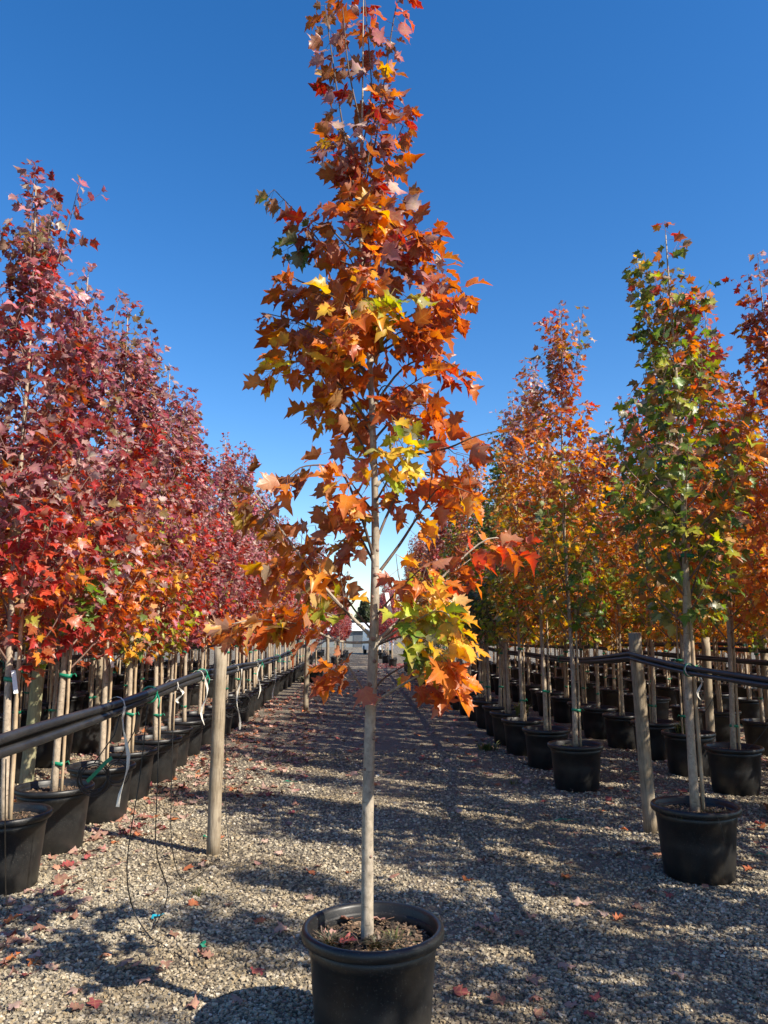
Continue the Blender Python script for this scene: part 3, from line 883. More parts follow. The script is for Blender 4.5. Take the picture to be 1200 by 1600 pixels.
# ================================================================== CENTRE TREE
CX, CY = .07, 3.24
def centre_tree():
    r = np.random.default_rng(11)
    root = bpy.data.objects.new('potted_maple', None); COL.objects.link(root)
    root.location = (CX, CY, 0)
    tag(root, 'single tall orange-leaved maple in black pot standing alone in the middle of the aisle', 'tree')
    O = np.array([CX, CY, 0])
    p = add('pot', POTC_WALL, root); add('rim', POTC_RIM, p)
    add('soil', SOILC, root)
    add('bark_mulch', CHIPC, root)['kind'] = 'stuff'
    tp = [(574, 1462), (574, 1380), (575, 1250), (579, 1110), (584, 1000), (586, 900), (586, 780), (582, 660), (577, 550), (570, 450), (563, 370), (562, 290), (566, 180), (567, 90), (568, -25)]
    tpts = [at(x, y, CY) - O for x, y in tp]
    tpts[0] = np.array([tpts[0][0], 0, SOIL_Z - .03])
    rad = [.0265, .0245, .0238, .0225, .0205, .018, .0155, .0132, .0112, .0095, .0078, .0062, .0046, .0034, .002]
    tp_s = smooth_poly(tpts, 3); rad_s = list(np.interp(np.linspace(0, len(rad) - 1, len(tp_s)), range(len(rad)), rad))
    rad_s = [q * (1 + .03 * math.sin(i * 2.3)) for i, q in enumerate(rad_s)]
    trk = MB().tube(tp_s, rad_s, 14).build('trunk', M_BARK_C, root)
    for zz, aa, rs in ((.70, -1.0, .006), (1.02, -2.3, .006), (1.2, -.7, .008), (1.36, -2.0, .009), (1.46, -1.2, .008), (1.55, -1.7, .009), (1.66, -1.0, .008), (1.72, -2.2, .007), (1.84, -1.5, .008), (1.95, -.9, .007)):
        i = int(np.argmin([abs(q[2] - zz) for q in tp_s])); c = np.array(tp_s[i]); o = np.array([math.cos(aa), math.sin(aa), .25])
        MB().tube([c + o * rad_s[i] * .8, c + o * (rad_s[i] + .0015), c + o * (rad_s[i] + .004)], [rs * 1.25, rs * .95, rs * .5], 9).build('pruning_scar', M_TWIG2, trk)
    tz = np.array([q[2] for q in tp_s]); tx = np.array([q[0] for q in tp_s]); ty = np.array([q[1] for q in tp_s])
    axis = lambda z: np.array([np.interp(z, tz, tx), np.interp(z, tz, ty), z])
    # branches: pixel path + depth offset of the tip (m, + = away), radius, leaf start, step, colour class
    Bp = [
     ([(581, 1106), (548, 1046), (534, 1030)], -.10, .006, .55, .035, 'red'),
     ([(584, 1098), (628, 1070), (668, 1052), (715, 1062)], -.20, .007, .45, .042, 'red'),
     ([(586, 1004), (650, 945), (700, 893), (762, 842), (808, 850)], .18, .008, .40, .040, 'red'),
     ([(586, 1008), (640, 975), (690, 955), (722, 990)], -.28, .006, .35, .036, 'lime'),
     ([(586, 1010), (625, 995), (665, 1000), (700, 1035)], -.32, .005, .40, .036, 'mix'),
     ([(588, 900), (625, 850), (655, 804), (690, 760), (735, 770)], .15, .008, .40, .045, 'orange'),
     ([(586, 1000), (532, 946), (476, 879), (418, 796), (384, 752)], -.05, .0085, .34, .040, 'brownyel'),
     ([(584, 1003), (530, 1002), (470, 976), (405, 968), (362, 975)], -.22, .006, .40, .034, 'brownyel'),
     ([(560, 975), (530, 946), (505, 925), (500, 940)], -.10, .004, .35, .042, 'lime'),
     ([(586, 880), (562, 800), (530, 735), (478, 728), (450, 745)], -.22, .007, .38, .042, 'red'),
     ([(587, 885), (552, 820), (525, 790), (505, 785)], .22, .006, .30, .045, 'orange'),
     ([(586, 850), (622, 770), (660, 738), (725, 752)], .25, .007, .35, .046, 'red'),
     ([(586, 760), (640, 715), (700, 700), (742, 682), (792, 670)], -.10, .007, .38, .048, 'red'),
     ([(584, 800), (560, 770), (540, 740)], -.30, .005, .3, .040, 'orange'),
     ([(584, 790), (612, 740), (630, 715), (640, 690)], -.25, .005, .3, .040, 'lime'),
     ([(584, 730), (540, 650), (500, 625), (486, 640)], .10, .006, .30, .042, 'orange'),
     ([(582, 670), (530, 600), (470, 565), (424, 580)], -.12, .007, .30, .042, 'orange'),
     ([(582, 690), (630, 640), (668, 632), (690, 648)], .12, .006, .3, .042, 'red'),
     ([(580, 640), (630, 575), (680, 560), (722, 580)], -.18, .006, .28, .042, 'red'),
     ([(578, 590), (535, 540), (470, 505), (418, 490)], .10, .007, .25, .040, 'rust'),
     ([(577, 570), (625, 505), (680, 480), (716, 492)], .14, .007, .28, .040, 'red'),
     ([(576, 560), (640, 520), (690, 455), (720, 452)], -.10, .006, .3, .040, 'rust'),
     ([(575, 545), (555, 500), (538, 520)], -.34, .005, .25, .038, 'orange'),
     ([(576, 530), (595, 490), (600, 480)], -.28, .005, .3, .036, 'lime'),
     ([(572, 510), (520, 460), (470, 440), (448, 425)], -.08, .006, .28, .042, 'rust'),
     ([(566, 420), (520, 400), (470, 340), (428, 296)], .06, .0045, .42, .070, 'darkgreen'),
     ([(505, 392), (485, 370), (450, 388)], .10, .003, .3, .065, 'darkgreen'),
     ([(568, 470), (610, 425), (650, 400), (672, 395)], .10, .006, .25, .042, 'rust'),
     ([(565, 440), (620, 380), (655, 360)], -.16, .005, .25, .040, 'rust'),
     ([(563, 400), (520, 360), (505, 320)], -.05, .005, .2, .042, 'rust'),
     ([(563, 380), (600, 330), (625, 300)], .10, .005, .2, .042, 'rust'),
     ([(563, 400), (578, 350), (590, 330)], -.26, .004, .2, .040, 'orange'),
     ([(562, 340), (545, 250), (528, 150), (512, 40), (508, 8)], .04, .005, .05, .036, 'top'),
     ([(562, 320), (585, 230), (603, 110), (618, 15), (630, -15)], -.05, .005, .05, .036, 'top'),
     ([(563, 300), (600, 260), (630, 195)], .08, .004, .1, .034, 'top'),
     ([(564, 280), (545, 225), (505, 222)], -.08, .004, .2, .036, 'top'),
     ([(562, 330), (575, 250), (585, 190), (600, 150)], -.12, .004, .1, .034, 'top'),
     ([(563, 310), (535, 260), (528, 200)], .10, .004, .1, .036, 'top'),
     ([(564, 240), (580, 150), (575, 60), (570, 0)], .06, .004, .1, .045, 'top'),
     ([(586, 990), (545, 940), (520, 880), (470, 850)], .24, .005, .4, .042, 'orange'),
     ([(586, 1012), (612, 985), (655, 930), (690, 930)], -.12, .005, .40, .036, 'lime'),
     ([(583, 1080), (600, 1060), (640, 1035), (672, 1020)], .10, .005, .45, .040, 'mix'),
     ([(586, 965), (615, 930), (640, 905), (668, 880)], -.20, .005, .45, .042, 'orange'),
     ([(540, 960), (515, 960), (480, 945), (450, 960)], -.14, .004, .2, .040, 'brownyel'),
     ([(476, 879), (465, 880), (440, 872), (432, 885)], -.12, .003, .2, .040, 'brownyel'),
     ([(565, 200), (545, 110), (536, 20), (530, -20)], -.06, .004, .25, .070, 'top'),
     ([(566, 190), (590, 160), (632, 170)], .05, .003, .3, .036, 'top'),
    ]
    # short shoots round the trunk towards the front and the back give the crown its depth
    for k in range(17):
        y = 335 + k * 24 + r.uniform(-8, 8)
        if y > 640: continue
        x0 = np.interp(y, [370, 450, 550, 660, 780, 900], [563, 570, 577, 582, 586, 586])
        side = r.uniform(-1, 1)
        wpx = np.interp(y, [330, 420, 520, 640, 720, 800], [55, 75, 120, 70, 95, 70])
        dep = (1 if k % 2 else -1) * r.uniform(.14, .36)
        Bp.append(([(x0, y + 40), (x0 + side * wpx * .5, y), (x0 + side * wpx, y - r.uniform(0, 40))], dep, .0045, .25, .046,
                   'rust' if y < 430 else ('orange' if side < .25 else 'red')))
    CL = {'red': [(RUST, 3), (BURNT, 3), (SCAR, 2), (ORANGE, 2), (BROWN, 1), (GOLD, .4)],
          'orange': [(ORANGE, 4), (BURNT, 3), (GOLD, 2.4), (RUST, 1.6), (YELLOW, .5), (LIME, .25)],
          'rust': [(RUST, 4), (BROWN, 3), (BURNT, 2.4), (DKRED, 1.4), (ORANGE, .6), (DUSK, .9), (PALE, .3)],
          'lime': [(YELLOW, 3), (LIME, 3), (GREEN, 1.2), (GOLD, 2), (ORANGE, .6)],
          'mix': [(YELLOW, 1.6), (LIME, 1.6), (ORANGE, 2), (BURNT, 1.6), (GREEN, .6)],
          'brownyel': [(BROWN, 2.4), (BURNT, 2.4), (ORANGE, 1.4), (GOLD, 1.3), (OLIVE, 1.2), (LIME, 1.0), (YELLOW, .6)],
          'darkgreen': [(OLIVE, 2), (DKGREEN, 2), (MAROON, 1.5), (BROWN, 1)],
          'top': [(RUST, 3), (DKRED, 2.4), (BROWN, 3), (BURNT, 1.2), (DUSK, 2), (GOLD, .3), (LIME, .25), (PALE, .9)]}
    items, cls = [], []
    for path, dep, br, start, step, cl in Bp:
        m = len(path)
        pts = []
        for i, (x, y) in enumerate(path):
            f = i / (m - 1)
            pts.append(at(x, y, CY + dep * f ** .8) - O)
        poly = smooth_poly(pts, 4)
        n0 = len(items)
        wood = []
        branch_leaves(poly, r, step * (1.12 if min(q[1] for q in path) < 620 else 1.22), start, .095 if cl != 'top' else .080, items, twig=cl not in ('top', 'darkgreen'), spread=.7, wood=wood)
        cls += [cl] * (len(items) - n0)
        if abs(path[0][0] - 582) < 24: MB().tube([poly[0], poly[0] + (poly[1] - poly[0]) * .35, poly[0] + (poly[1] - poly[0]) * .9], [br * 2.3, br * 1.7, br * 1.02], 9).build('branch_collar', M_BARK_C, trk)
        b = MB().tube(poly, [br + (.0018 - br) * i / (len(poly) - 1) for i in range(len(poly))], 7, cap=True)
        for tw, a, e in wood: b.tube(tw, [a, (a + e) / 2, e], 4)
        b.build('branch', M_TWIG if path[0][1] < 990 or br < .006 else M_BARK_C, root)
    base, R, size = leaf_frames(items, lambda q: np.array([axis(z) for z in q[:, 2]]), r, (.35, 1.3))
    cols = np.zeros((len(items), 3))
    for i, cl in enumerate(cls):
        w = np.array([x[1] for x in CL[cl]]); w /= w.sum()
        if i and cls[i - 1] == cl and r.random() < .5:
            cols[i] = cols[i - 1] * r.uniform(.82, 1.2) * np.array([1, r.uniform(.88, 1.14), 1]); cols[i] = np.clip(cols[i], .02, .8); continue
        cols[i] = np.array(CL[cl][r.choice(len(w), p=w)][0]) * r.uniform(.82, 1.2)
    kinds = r.integers(0, NT, len(items))
    print('centre leaves', len(items))
    cz = base + O
    dist = np.linalg.norm(cz - np.array([0, 0, H_CAM]), axis=1)
    idx = np.argsort(dist / size)[:300]
    keep = np.ones(len(items), bool); keep[idx] = False
    for i in idx:
        o = add('leaf', LEAF_ME[kinds[i]], root)
        o.rotation_mode = 'QUATERNION'; o.rotation_quaternion = Matrix(R[i].tolist()).to_quaternion()
        o.location = base[i]; o.scale = (size[i],) * 3; o.color = (*cols[i], 1)
    cr = add('crown', leaves_mesh('crown', base[keep], R[keep], size[keep], cols[keep], kinds[keep], M_LEAF, LTN), root)
    cr['kind'] = 'stuff'
    t0 = at(604, 926, CY - .05) - O
    o = add('name_tag', TAG, root, t0); o.scale = (.62, .62, .62)
centre_tree()

# ================================================================== ROWS OF POTTED MAPLES
ROWX_L, ROWX_R = -2.28, 2.31
VAR = {}
def variants(pal, n, seed, **k):
    VAR[pal] = [finish(gen_tree(seed + i, H=k.get('H', 5.1) + (i % 3 - 1) * .26, pal=pal, Rm=k.get('Rm', .55) * (1 + .06 * (i % 2)), nb=k.get('nb', 36), size=k.get('size', .088), step=k.get('step', .062), leaders=5)) for i in range(n)]
variants('maroon', 4, 200, H=4.85)
variants('redorange', 3, 230, H=4.85)
variants('goldgreen', 4, 260)
variants('burnt', 3, 290)
variants('green', 2, 320)
variants('dark', 1, 340, H=4.4)
variants('farred', 3, 350, H=4.9)

ORD = ['first', 'second', 'third', 'fourth', 'fifth', 'sixth', 'seventh', 'eighth', 'ninth', 'tenth']
rr = random.Random(5)
def bg_tree(pal, x, y, label, group, k=None, **kw):
    v = VAR[pal][rr.randrange(len(VAR[pal])) if k is None else k]
    b = rr.uniform(.86, 1.14)
    return place_tree(v, (x, y, 0), label, group, rz=rr.uniform(0, 6.28), tint=(b * rr.uniform(.92, 1.08), b * rr.uniform(.9, 1.1), b), stake=rr.choice((0, 1, 2)) if rr.random() < .7 else None,
                      ties=(rr.uniform(.6, .8), rr.uniform(1.2, 1.4)) if rr.random() < .75 else (), scale=kw.pop('scale', rr.uniform(.95, 1.04)), **kw)

# --- outer row of the red side, first five with their own leaves
left_y = [5.31, 6.2, 7.15, 8.05, 8.95]
lab = ['dark maroon maple at the very end of the red outer row',
       'maroon red maple, second from the end of the red outer row',
       'red and olive topped maple, third from the end of the red outer row',
       'red maple with orange lower leaves, fourth from the end of the red outer row',
       'russet red maple, fifth from the end of the red outer row']
spec = [('maroon', 5.02, .58, 44), ('maroon', 4.72, .58, 44), ('redorange', 4.78, .56, 42), ('maroon', 4.88, .56, 42), ('redorange', 4.8, .56, 40)]
for i, y in enumerate(left_y):
    pal, Hh, Rm, nb = spec[i]
    t = finish(gen_tree(400 + i, H=Hh, zb=1.38, Rm=Rm, nb=nb, size=.092, step=.058, pal=pal, lean=((-.10, .0, .02, .03, -.02)[i], .0), leaders=5), crown=False)
    place_tree(t, (ROWX_L + (0.0, -.02, .03, -.01, .04)[i], y, 0), lab[i], 'red maples of the outer row', near_leaves=300, stake=(1, 0, 2, 1, 0)[i], ties=((.85, 1.3), (.62, 1.28), (.9,), (.8, 1.4), (.7,))[i], tagz=(1.36, None, 1.45, None, None)[i])
y = 9.9
ORD2 = ['sixth', 'seventh', 'eighth', 'ninth', 'tenth', 'eleventh', 'twelfth']
while y < 34.5:
    lbl, grp = 'red leaved maple in black pot far along the red outer row', 'red maples far along the outer row'
    if ORD2: lbl, grp = f'red leaved maple in black pot, {ORD2.pop(0)} from the end of the red outer row', 'red maples of the outer row'
    bg_tree(rr.choice(('maroon', 'redorange', 'maroon', 'redorange', 'farred')), ROWX_L + rr.uniform(-.06, .06), y, lbl, grp)
    y += rr.uniform(.88, 1.02)
for x, y0, y1, nm in ((-3.75, 4.9, 27, 'second'), (-5.25, 6.6, 22, 'third'), (-6.8, 9.0, 19, 'fourth')):
    y = y0
    while y < y1:
        if not (nm == 'second' and abs(y - 7.83) < .3):
            bg_tree(rr.choice(('maroon', 'redorange', 'burnt') if nm == 'second' else ('redorange', 'goldgreen', 'maroon')), x + rr.uniform(-.08, .08), y,
                    f'red and orange leaved maple standing in the {nm} row behind the red outer row', f'maples of the {nm} red row')
        y += rr.uniform(.95, 1.1)

# --- outer row of the green and gold side
def green_cols(base, th, r):
    c = pal_colours('green', th, r)
    o = pal_colours('burnt', th, r)
    # warm colours gather on the sunny side and towards the top
    w = np.clip((base[:, 0] * .9 - base[:, 1] * .3) * 1.2 + (th - .45) * .55, 0, .75)
    k = r.random(len(c)) < w
    c[k] = o[k]
    return c
tR1 = finish(gen_tree(500, H=4.72, zb=1.7, Rm=.60, nb=36, size=.098, step=.066, lean=(.04, .0), trunk_r=.031, colfn=green_cols, leaders=2), bark=M_BARK, crown=False)
place_tree(tR1, (2.30, 5.38, 0), 'mostly green maple with orange sprays, end pot of its row beside leaning grey post', 'maples of the gold and green outer row', near_leaves=300, stake=1, ties=(1.37, 2.15), rz=0.0)
tR2 = finish(gen_tree(501, H=5.36, zb=1.5, Rm=.58, nb=38, size=.090, step=.060, pal='goldgreen', leaders=4), crown=False)
place_tree(tR2, (2.31, 8.31, 0), 'gold and orange maple with pinkish spiky top, first pot past the leaning grey post', 'maples of the gold and green outer row', near_leaves=300, stake=0, ties=(.8,))
t = finish(gen_tree(502, H=5.2, zb=1.5, Rm=.55, nb=36, size=.090, step=.062, pal='goldgreen'), crown=False)
place_tree(t, (2.32, 9.62, 0), 'green based maple with golden middle, second pot past the leaning grey post', 'maples of the gold and green outer row', near_leaves=300, stake=2, ties=(.9,))
ys = [10.65, 11.6, 12.6, 13.6]
lb = ['gold and green maple, third pot past the leaning grey post', 'gold and green maple, fourth pot past the leaning grey post', 'dark green leaved maple without autumn colour, fifth pot past the leaning post', 'deep green leaved maple, sixth pot past the leaning grey post']
for i, y in enumerate(ys):
    bg_tree(('goldgreen', 'green', 'dark', 'dark')[i], 2.3 + rr.uniform(-.05, .05), y, lb[i], 'maples of the gold and green outer row', scale=1.0)
y = 14.7
while y < 34.5:
    bg_tree(rr.choice(('farred', 'burnt', 'goldgreen')) if y > 19 else rr.choice(('green', 'goldgreen', 'burnt')), 2.3 + rr.uniform(-.07, .07), y, 'potted maple far along the row whose end tree is green', 'maples far along the gold and green outer row')
    y += rr.uniform(.98, 1.12)
# second row there: the visible ones first, burnt orange
near2 = [(3.95, 6.95), (3.88, 8.06)]
for i, (x, y) in enumerate(near2):
    t = finish(gen_tree(520 + i, H=5.3, zb=1.5, Rm=.58, nb=40, size=.090, step=.058, pal='burnt'), crown=False)
    place_tree(t, (x, y, 0), ('burnt orange maple directly behind the green end tree, low hanging crown', 'burnt orange maple with dark red top, in second row behind the leaning grey post')[i], 'orange maples of the second row', near_leaves=300, stake=i, ties=(.66,), bark=M_BARK)
y = 9.1
while y < 27:
    bg_tree(rr.choice(('goldgreen', 'burnt', 'goldgreen')), 3.86 + rr.uniform(-.08, .08), y, 'gold leaved maple in the second row behind the gold and green outer row', 'maples of the second gold row')
    y += rr.uniform(1.0, 1.12)
y = 5.9
while y > -3.5:          # the same row carries on past the photographer and shades the aisle
    bg_tree(rr.choice(('burnt', 'goldgreen')), 3.9 + rr.uniform(-.1, .1), y, 'gold leaved maple of the second row standing beyond the green end tree', 'maples of the second gold row, near stretch')
    y -= rr.uniform(1.05, 1.3)
for x, y0, y1, nm in ((5.4, 1.5, 24, 'third'), (6.95, 5.2, 22, 'fourth')):
    y = y0
    while y < y1:
        bg_tree(rr.choice(('goldgreen', 'burnt', 'goldgreen')), x + rr.uniform(-.1, .1), y, f'gold and orange leaved maple of the {nm} row behind the gold outer row', f'maples of the {nm} gold row')
        y += rr.uniform(1.02, 1.2)
# the deep blocks of the same trees behind those rows, too far in to pick apart
def deep_block(rows, pals, label, seed):
    r = np.random.default_rng(seed)
    V, F, off = [], [], 0
    P, D, S, C = [], [], [], []
    pot, stem = MB(), MB()
    for x, y0, y1 in rows:
        y = y0
        while y < y1:
            cx, cy = x + r.uniform(-.1, .1), y
            pot.lathe([(.225, 0), (.27, .40), (.29, .41), (.29, .46), (.25, .46), (.24, .40), (.001, .40)], 12, (cx, cy, 0))
            stem.tube([(cx, cy, .38), (cx + r.uniform(-.03, .03), cy, 1.8), (cx, cy, 4.3)], [.028, .022, .006], 6, False)
            if r.random() < .6: stem.tube([(cx + .05, cy, .38), (cx + .04, cy, 1.9)], .012, 5)
            n = 230
            u = r.random(n) ** 1.15; z = 1.22 + 3.5 * u
            rad = .62 * (1 - u ** 1.7 * .85) * np.sqrt(r.random(n)); a = r.uniform(0, 6.283, n)
            P.append(np.column_stack([cx + rad * np.cos(a), cy + rad * np.sin(a), z]))
            D.append(np.column_stack([np.cos(a), np.sin(a), -r.uniform(.1, 1.1, n)]) + r.normal(0, .4, (n, 3)))
            C.append(pal_colours(pals[r.integers(len(pals))], u, r)); S.append(r.uniform(.14, .24, n))
            y += r.uniform(1.0, 1.15)
    P, D, S, C = np.vstack(P), np.vstack(D), np.concatenate(S), np.vstack(C)
    Rm = frames(D, np.tile([0, -.5, .8], (len(P), 1)) + r.normal(0, .5, (len(P), 3)))
    tv = np.array([(0, 0, 0), (.5, .45, .06), (.12, .55, -.03), (0, 1, -.15), (-.12, .55, -.03), (-.5, .45, .06)], np.float32)
    tf = np.array([(0, 1, 2), (0, 2, 4), (0, 4, 5), (2, 3, 4)], np.int32)
    uv = tv[:, :2]
    n = len(P)
    Vv = np.einsum('nij,vj->nvi', Rm, tv) * S[:, None, None] + P[:, None, :]
    Ff = (tf[None] + (np.arange(n) * 6)[:, None, None]).reshape(-1, 3)
    root = bpy.data.objects.new('deep_tree_block', None); COL.objects.link(root)
    root['kind'] = 'stuff'; tag(root, label, 'trees')
    for nm, o in (('foliage', add('foliage', mesh_np('foliage', Vv.reshape(-1, 3), Ff, [M_LEAF], True, np.repeat(C, 6, axis=0), np.tile(uv, (n, 1))), root)), ('pot_mass', pot.build('pot_mass', M_POT, root)), ('stem_mass', stem.build('stem_mass', M_BARK, root))):
        o['kind'] = 'stuff'
LD = [(-3.75, 27.6, 35.5), (-5.25, 22.6, 35.5), (-6.8, 19.6, 35.5)] + [(-8.3 - 1.5 * k, 8 + 1.6 * k, 35.5) for k in range(9)]
RD = [(3.86, 27.6, 35.5), (5.4, 24.6, 35.5), (6.95, 22.6, 35.5)] + [(8.5 + 1.55 * k, 11.5 + 1.7 * k, 35.5) for k in range(10)]
deep_block(LD, ('redorange', 'goldgreen', 'maroon'), 'dense mass of potted maples deep behind the red rows', 61)
deep_block(RD, ('goldgreen', 'burnt'), 'dense mass of potted maples deep behind the gold rows', 62)
# beyond the cross lane
for x, y0 in ((-.95, 39.5), (-2.7, 39.2), (1.75, 38.6), (3.6, 38.4)):
    y = y0
    while y < 60:
        bg_tree('farred', x + rr.uniform(-.2, .2), y, 'small crimson maple in the block of trees beyond the cross lane', 'crimson maples beyond the cross lane', scale=rr.uniform(.8, .95))
        y += rr.uniform(1.6, 2.4)

# ================================================================== POSTS
def post(base, top, r, mat, label, group='wooden rail posts'):
    base, top = np.array(base, float), np.array(top, float)
    q = np.random.default_rng(int(abs(base[1] * 100)))
    n = 12
    pts = [base + (top - base) * f - np.array([0, 0, .0]) + np.array([q.normal(0, .0015), q.normal(0, .0015), 0]) for f in np.linspace(0, 1, n)]
    pts[0][2] = -.05
    rad = [r * (1.04 - .06 * f) * (1 + q.normal(0, .008)) for f in np.linspace(0, 1, n)]
    b = MB().tube(pts, rad, 20)
    c = len(b.v)
    # slightly chamfered end
    e = pts[-1] + (top - base) / np.linalg.norm(top - base) * .006
    b.tube([pts[-1], e], [rad[-1], rad[-1] * .9], 20)
    org = Vector((base[0], base[1], 0))
    b.v = [Vector(v) - org for v in b.v]
    o = b.build('wooden_post', mat, None, True, org)
    tag(o, label, 'post', group)
    return o
gA = ground(333, 1335)
PA = (gA[0], gA[1]); PC = (-1.07, 16.7); PD = (-1.0, 26.9)
post((*PA, 0), (PA[0] + .012, PA[1] - .03, 1.50), .049, M_POST, 'weathered grey round post holding the hose rail, bare gravel all round its foot')
gB = ground(38, 1250)
post((gB[0], gB[1], 0), (gB[0] + .07, gB[1], 1.60), .062, M_POSTG, 'greenish round post leaning among the pots of the second red row')
post((*PC, 0), (PC[0] + .02, PC[1], 1.53), .055, M_POST, 'dark weathered post midway along the hose rail of the red row')
post((PD[0], PD[1], 0), (PD[0], PD[1], 1.55), .055, M_POST, 'pale post beside the lone pot near the cross lane')
post((-.75, 30.2, 0), (-.73, 30.2, 1.5), .06, M_POST, 'pale post at the end of the hose rail by the cross lane')
gR = ground(1017, 1300)
post((gR[0], gR[1], 0), (gR[0] - .07, gR[1] - .05, 1.60), .053, M_POST, 'weathered grey post leaning beside the green end tree')
post((2.75, 17.0, 0), (2.74, 17, 1.55), .05, M_POST, 'grey post midway along the gold and green outer row')
post((4.35, 9.6, 0), (4.36, 9.6, 1.55), .05, M_POST, 'grey post among the second gold row')
post((5.85, 11.0, 0), (5.83, 11.0, 1.6), .05, M_POST, 'grey post among the third gold row')
post((-4.55, 14.0, 0), (-4.53, 14.0, 1.55), .05, M_POST, 'grey post among the second red row further along')
post((-1.1, -4.4, 0), (-1.1, -4.4, 1.5), .05, M_POST, 'grey post at the open end of the red row hose rail')

# ================================================================== HOSE RAILS
def hose_bundle(name, nodes, offs, rad, label, ties=(), ribbons=(), group='black hose rails', sag=.05, seed=1):
    """nodes: support points; offs: offsets of each pipe in the bundle"""
    q = np.random.default_rng(seed)
    org = Vector(nodes[0])
    root = bpy.data.objects.new(name, None); COL.objects.link(root); root.location = org; root.empty_display_size = .2
    tag(root, label, 'hose', group)
    path = []
    for i in range(len(nodes) - 1):
        a, b = Vector(nodes[i]), Vector(nodes[i + 1])
        m = max(6, int((b - a).length / .35))
        for k in range(m + (i == len(nodes) - 2)):
            f = k / m
            path.append(a.lerp(b, f) - Vector((0, 0, sag * 4 * f * (1 - f) * min(1.5, (b - a).length / 8))))
    for j, (ox, oz, rj) in enumerate(offs):
        w = [(q.uniform(0, 6.3), q.uniform(.6, 1.3)) for _ in range(2)]
        pts = [p - org + Vector((ox + .006 * math.sin(p.y * w[0][1] * 2 + w[0][0]), 0, oz + .005 * math.sin(p.y * w[1][1] * 2 + w[1][0]))) for p in path]
        MB().tube(pts, rj, 10).build('pipe', M_HOSE, root)
    def along(y):
        for i in range(len(path) - 1):
            a, b = path[i], path[i + 1]
            if min(a.y, b.y) <= y <= max(a.y, b.y):
                return a.lerp(b, (y - a.y) / (b.y - a.y + 1e-9)) - org
        return path[0] - org
    x0, x1 = min(o[0] - o[2] for o in offs), max(o[0] + o[2] for o in offs); z0, z1 = min(o[1] - o[2] for o in offs), max(o[1] + o[2] for o in offs)
    hw, hz = (x1 - x0) / 2 + .006, (z1 - z0) / 2 + .006
    mid = Vector(((x0 + x1) / 2, 0, (z0 + z1) / 2))
    for y in ties:
        c = along(y) + mid
        b = MB()
        b.tube([c + Vector((hw * .98 * math.cos(a), .01 * math.sin(a * 2), hz * .98 * math.sin(a))) for a in np.linspace(0, 6.283, 15)], .006, 5)
        b.tube([c + Vector((hw, 0, 0)), c + Vector((hw + .02, -.02, -.03)), c + Vector((hw + .012, -.03, -.075))], [.006, .005, .002], 5)
        b.build('tie', M_TIE, root)
    for y, L in ribbons:
        c = along(y) + mid
        b = MB()
        loop = [c + Vector((hw * 1.02 * math.cos(a), .012 * math.sin(a), hz * 1.02 * math.sin(a))) for a in np.linspace(-.4, 5.6, 13)]
        b.ribbon(loop, .016, [(0, 1, 0)] * 13)
        n = 9
        st = c + Vector((hw * 1.1, 0, 0))
        pts = [st + Vector((.02 * math.sin(i * .9 + y) + .01, -.01 * i / n, -L * i / (n - 1))) for i in range(n)]
        b.ribbon(pts, .017, [(math.cos(i * .7 + y), math.sin(i * .7 + y), .1) for i in range(n)])
        b.build('ribbon', M_RIB, root, smooth=False)
    return root, along
OFF3 = [(.0, .020, .0175), (-.004, -.018, .017), (-.036, .006, .016), (-.040, -.026, .014)]
LHX = PA[0] - .085
rootL, alongL = hose_bundle('hose_bundle', [(-1.19, -4.3, 1.28), (LHX, PA[1] - .02, 1.30), (PC[0] - .09, PC[1], 1.34), (PD[0] - .08, PD[1], 1.36), (-.83, 30.2, 1.36)], OFF3, .022,
    'thick bundle of black irrigation pipes tied to the posts of the red row', ties=(4.45, 5.87, 9.3, 11.5, 13.5), ribbons=((3.85, .46), (4.95, .10), (5.72, .34), (7.4, .55), (8.9, .38), (10.6, .5)), sag=.05)
RHX = gR[0] - .085
rootR, alongR = hose_bundle('hose_bundle', [(2.28, -3.0, 1.30), (2.27, 5.2, 1.36), (gR[0] - .11, gR[1] - .02, 1.42), (2.45, 8.4, 1.32), (2.62, 17.0, 1.34), (2.6, 34, 1.34)], [(0, .012, .017), (.03, -.006, .015), (-.006, -.022, .015), (.026, -.034, .013)], .017,
    'bundle of black pipes sagging from the leaning post beside the green end tree', ties=(5.3, 9.4), ribbons=((5.28, .20),), sag=.03, seed=2)
for i, (x, y0, y1, z, lbl) in enumerate(((-3.45, 2.0, 24, 1.36, 'twin black pipes running behind the greenish post of the second red row'), (-4.95, 4.0, 22, 1.4, 'black pipes along the third red row'),
        (4.27, 2.0, 26, 1.36, 'black pipes strung along the second gold row'), (5.77, 4, 24, 1.40, 'black pipes strung along the third gold row'), (7.3, 6, 22, 1.42, 'black pipes strung along the fourth gold row'))):
    hose_bundle('hose_bundle', [(x, y0, z), (x, (y0 + y1) / 2, z), (x, y1, z)], [(0, .015, .016), (.01, -.018, .016), (-.028, 0, .013)], .016, lbl, ties=(7.7,) if i in (0, 2) else (), ribbons=((8.6, .3),), sag=.04, seed=5 + i)

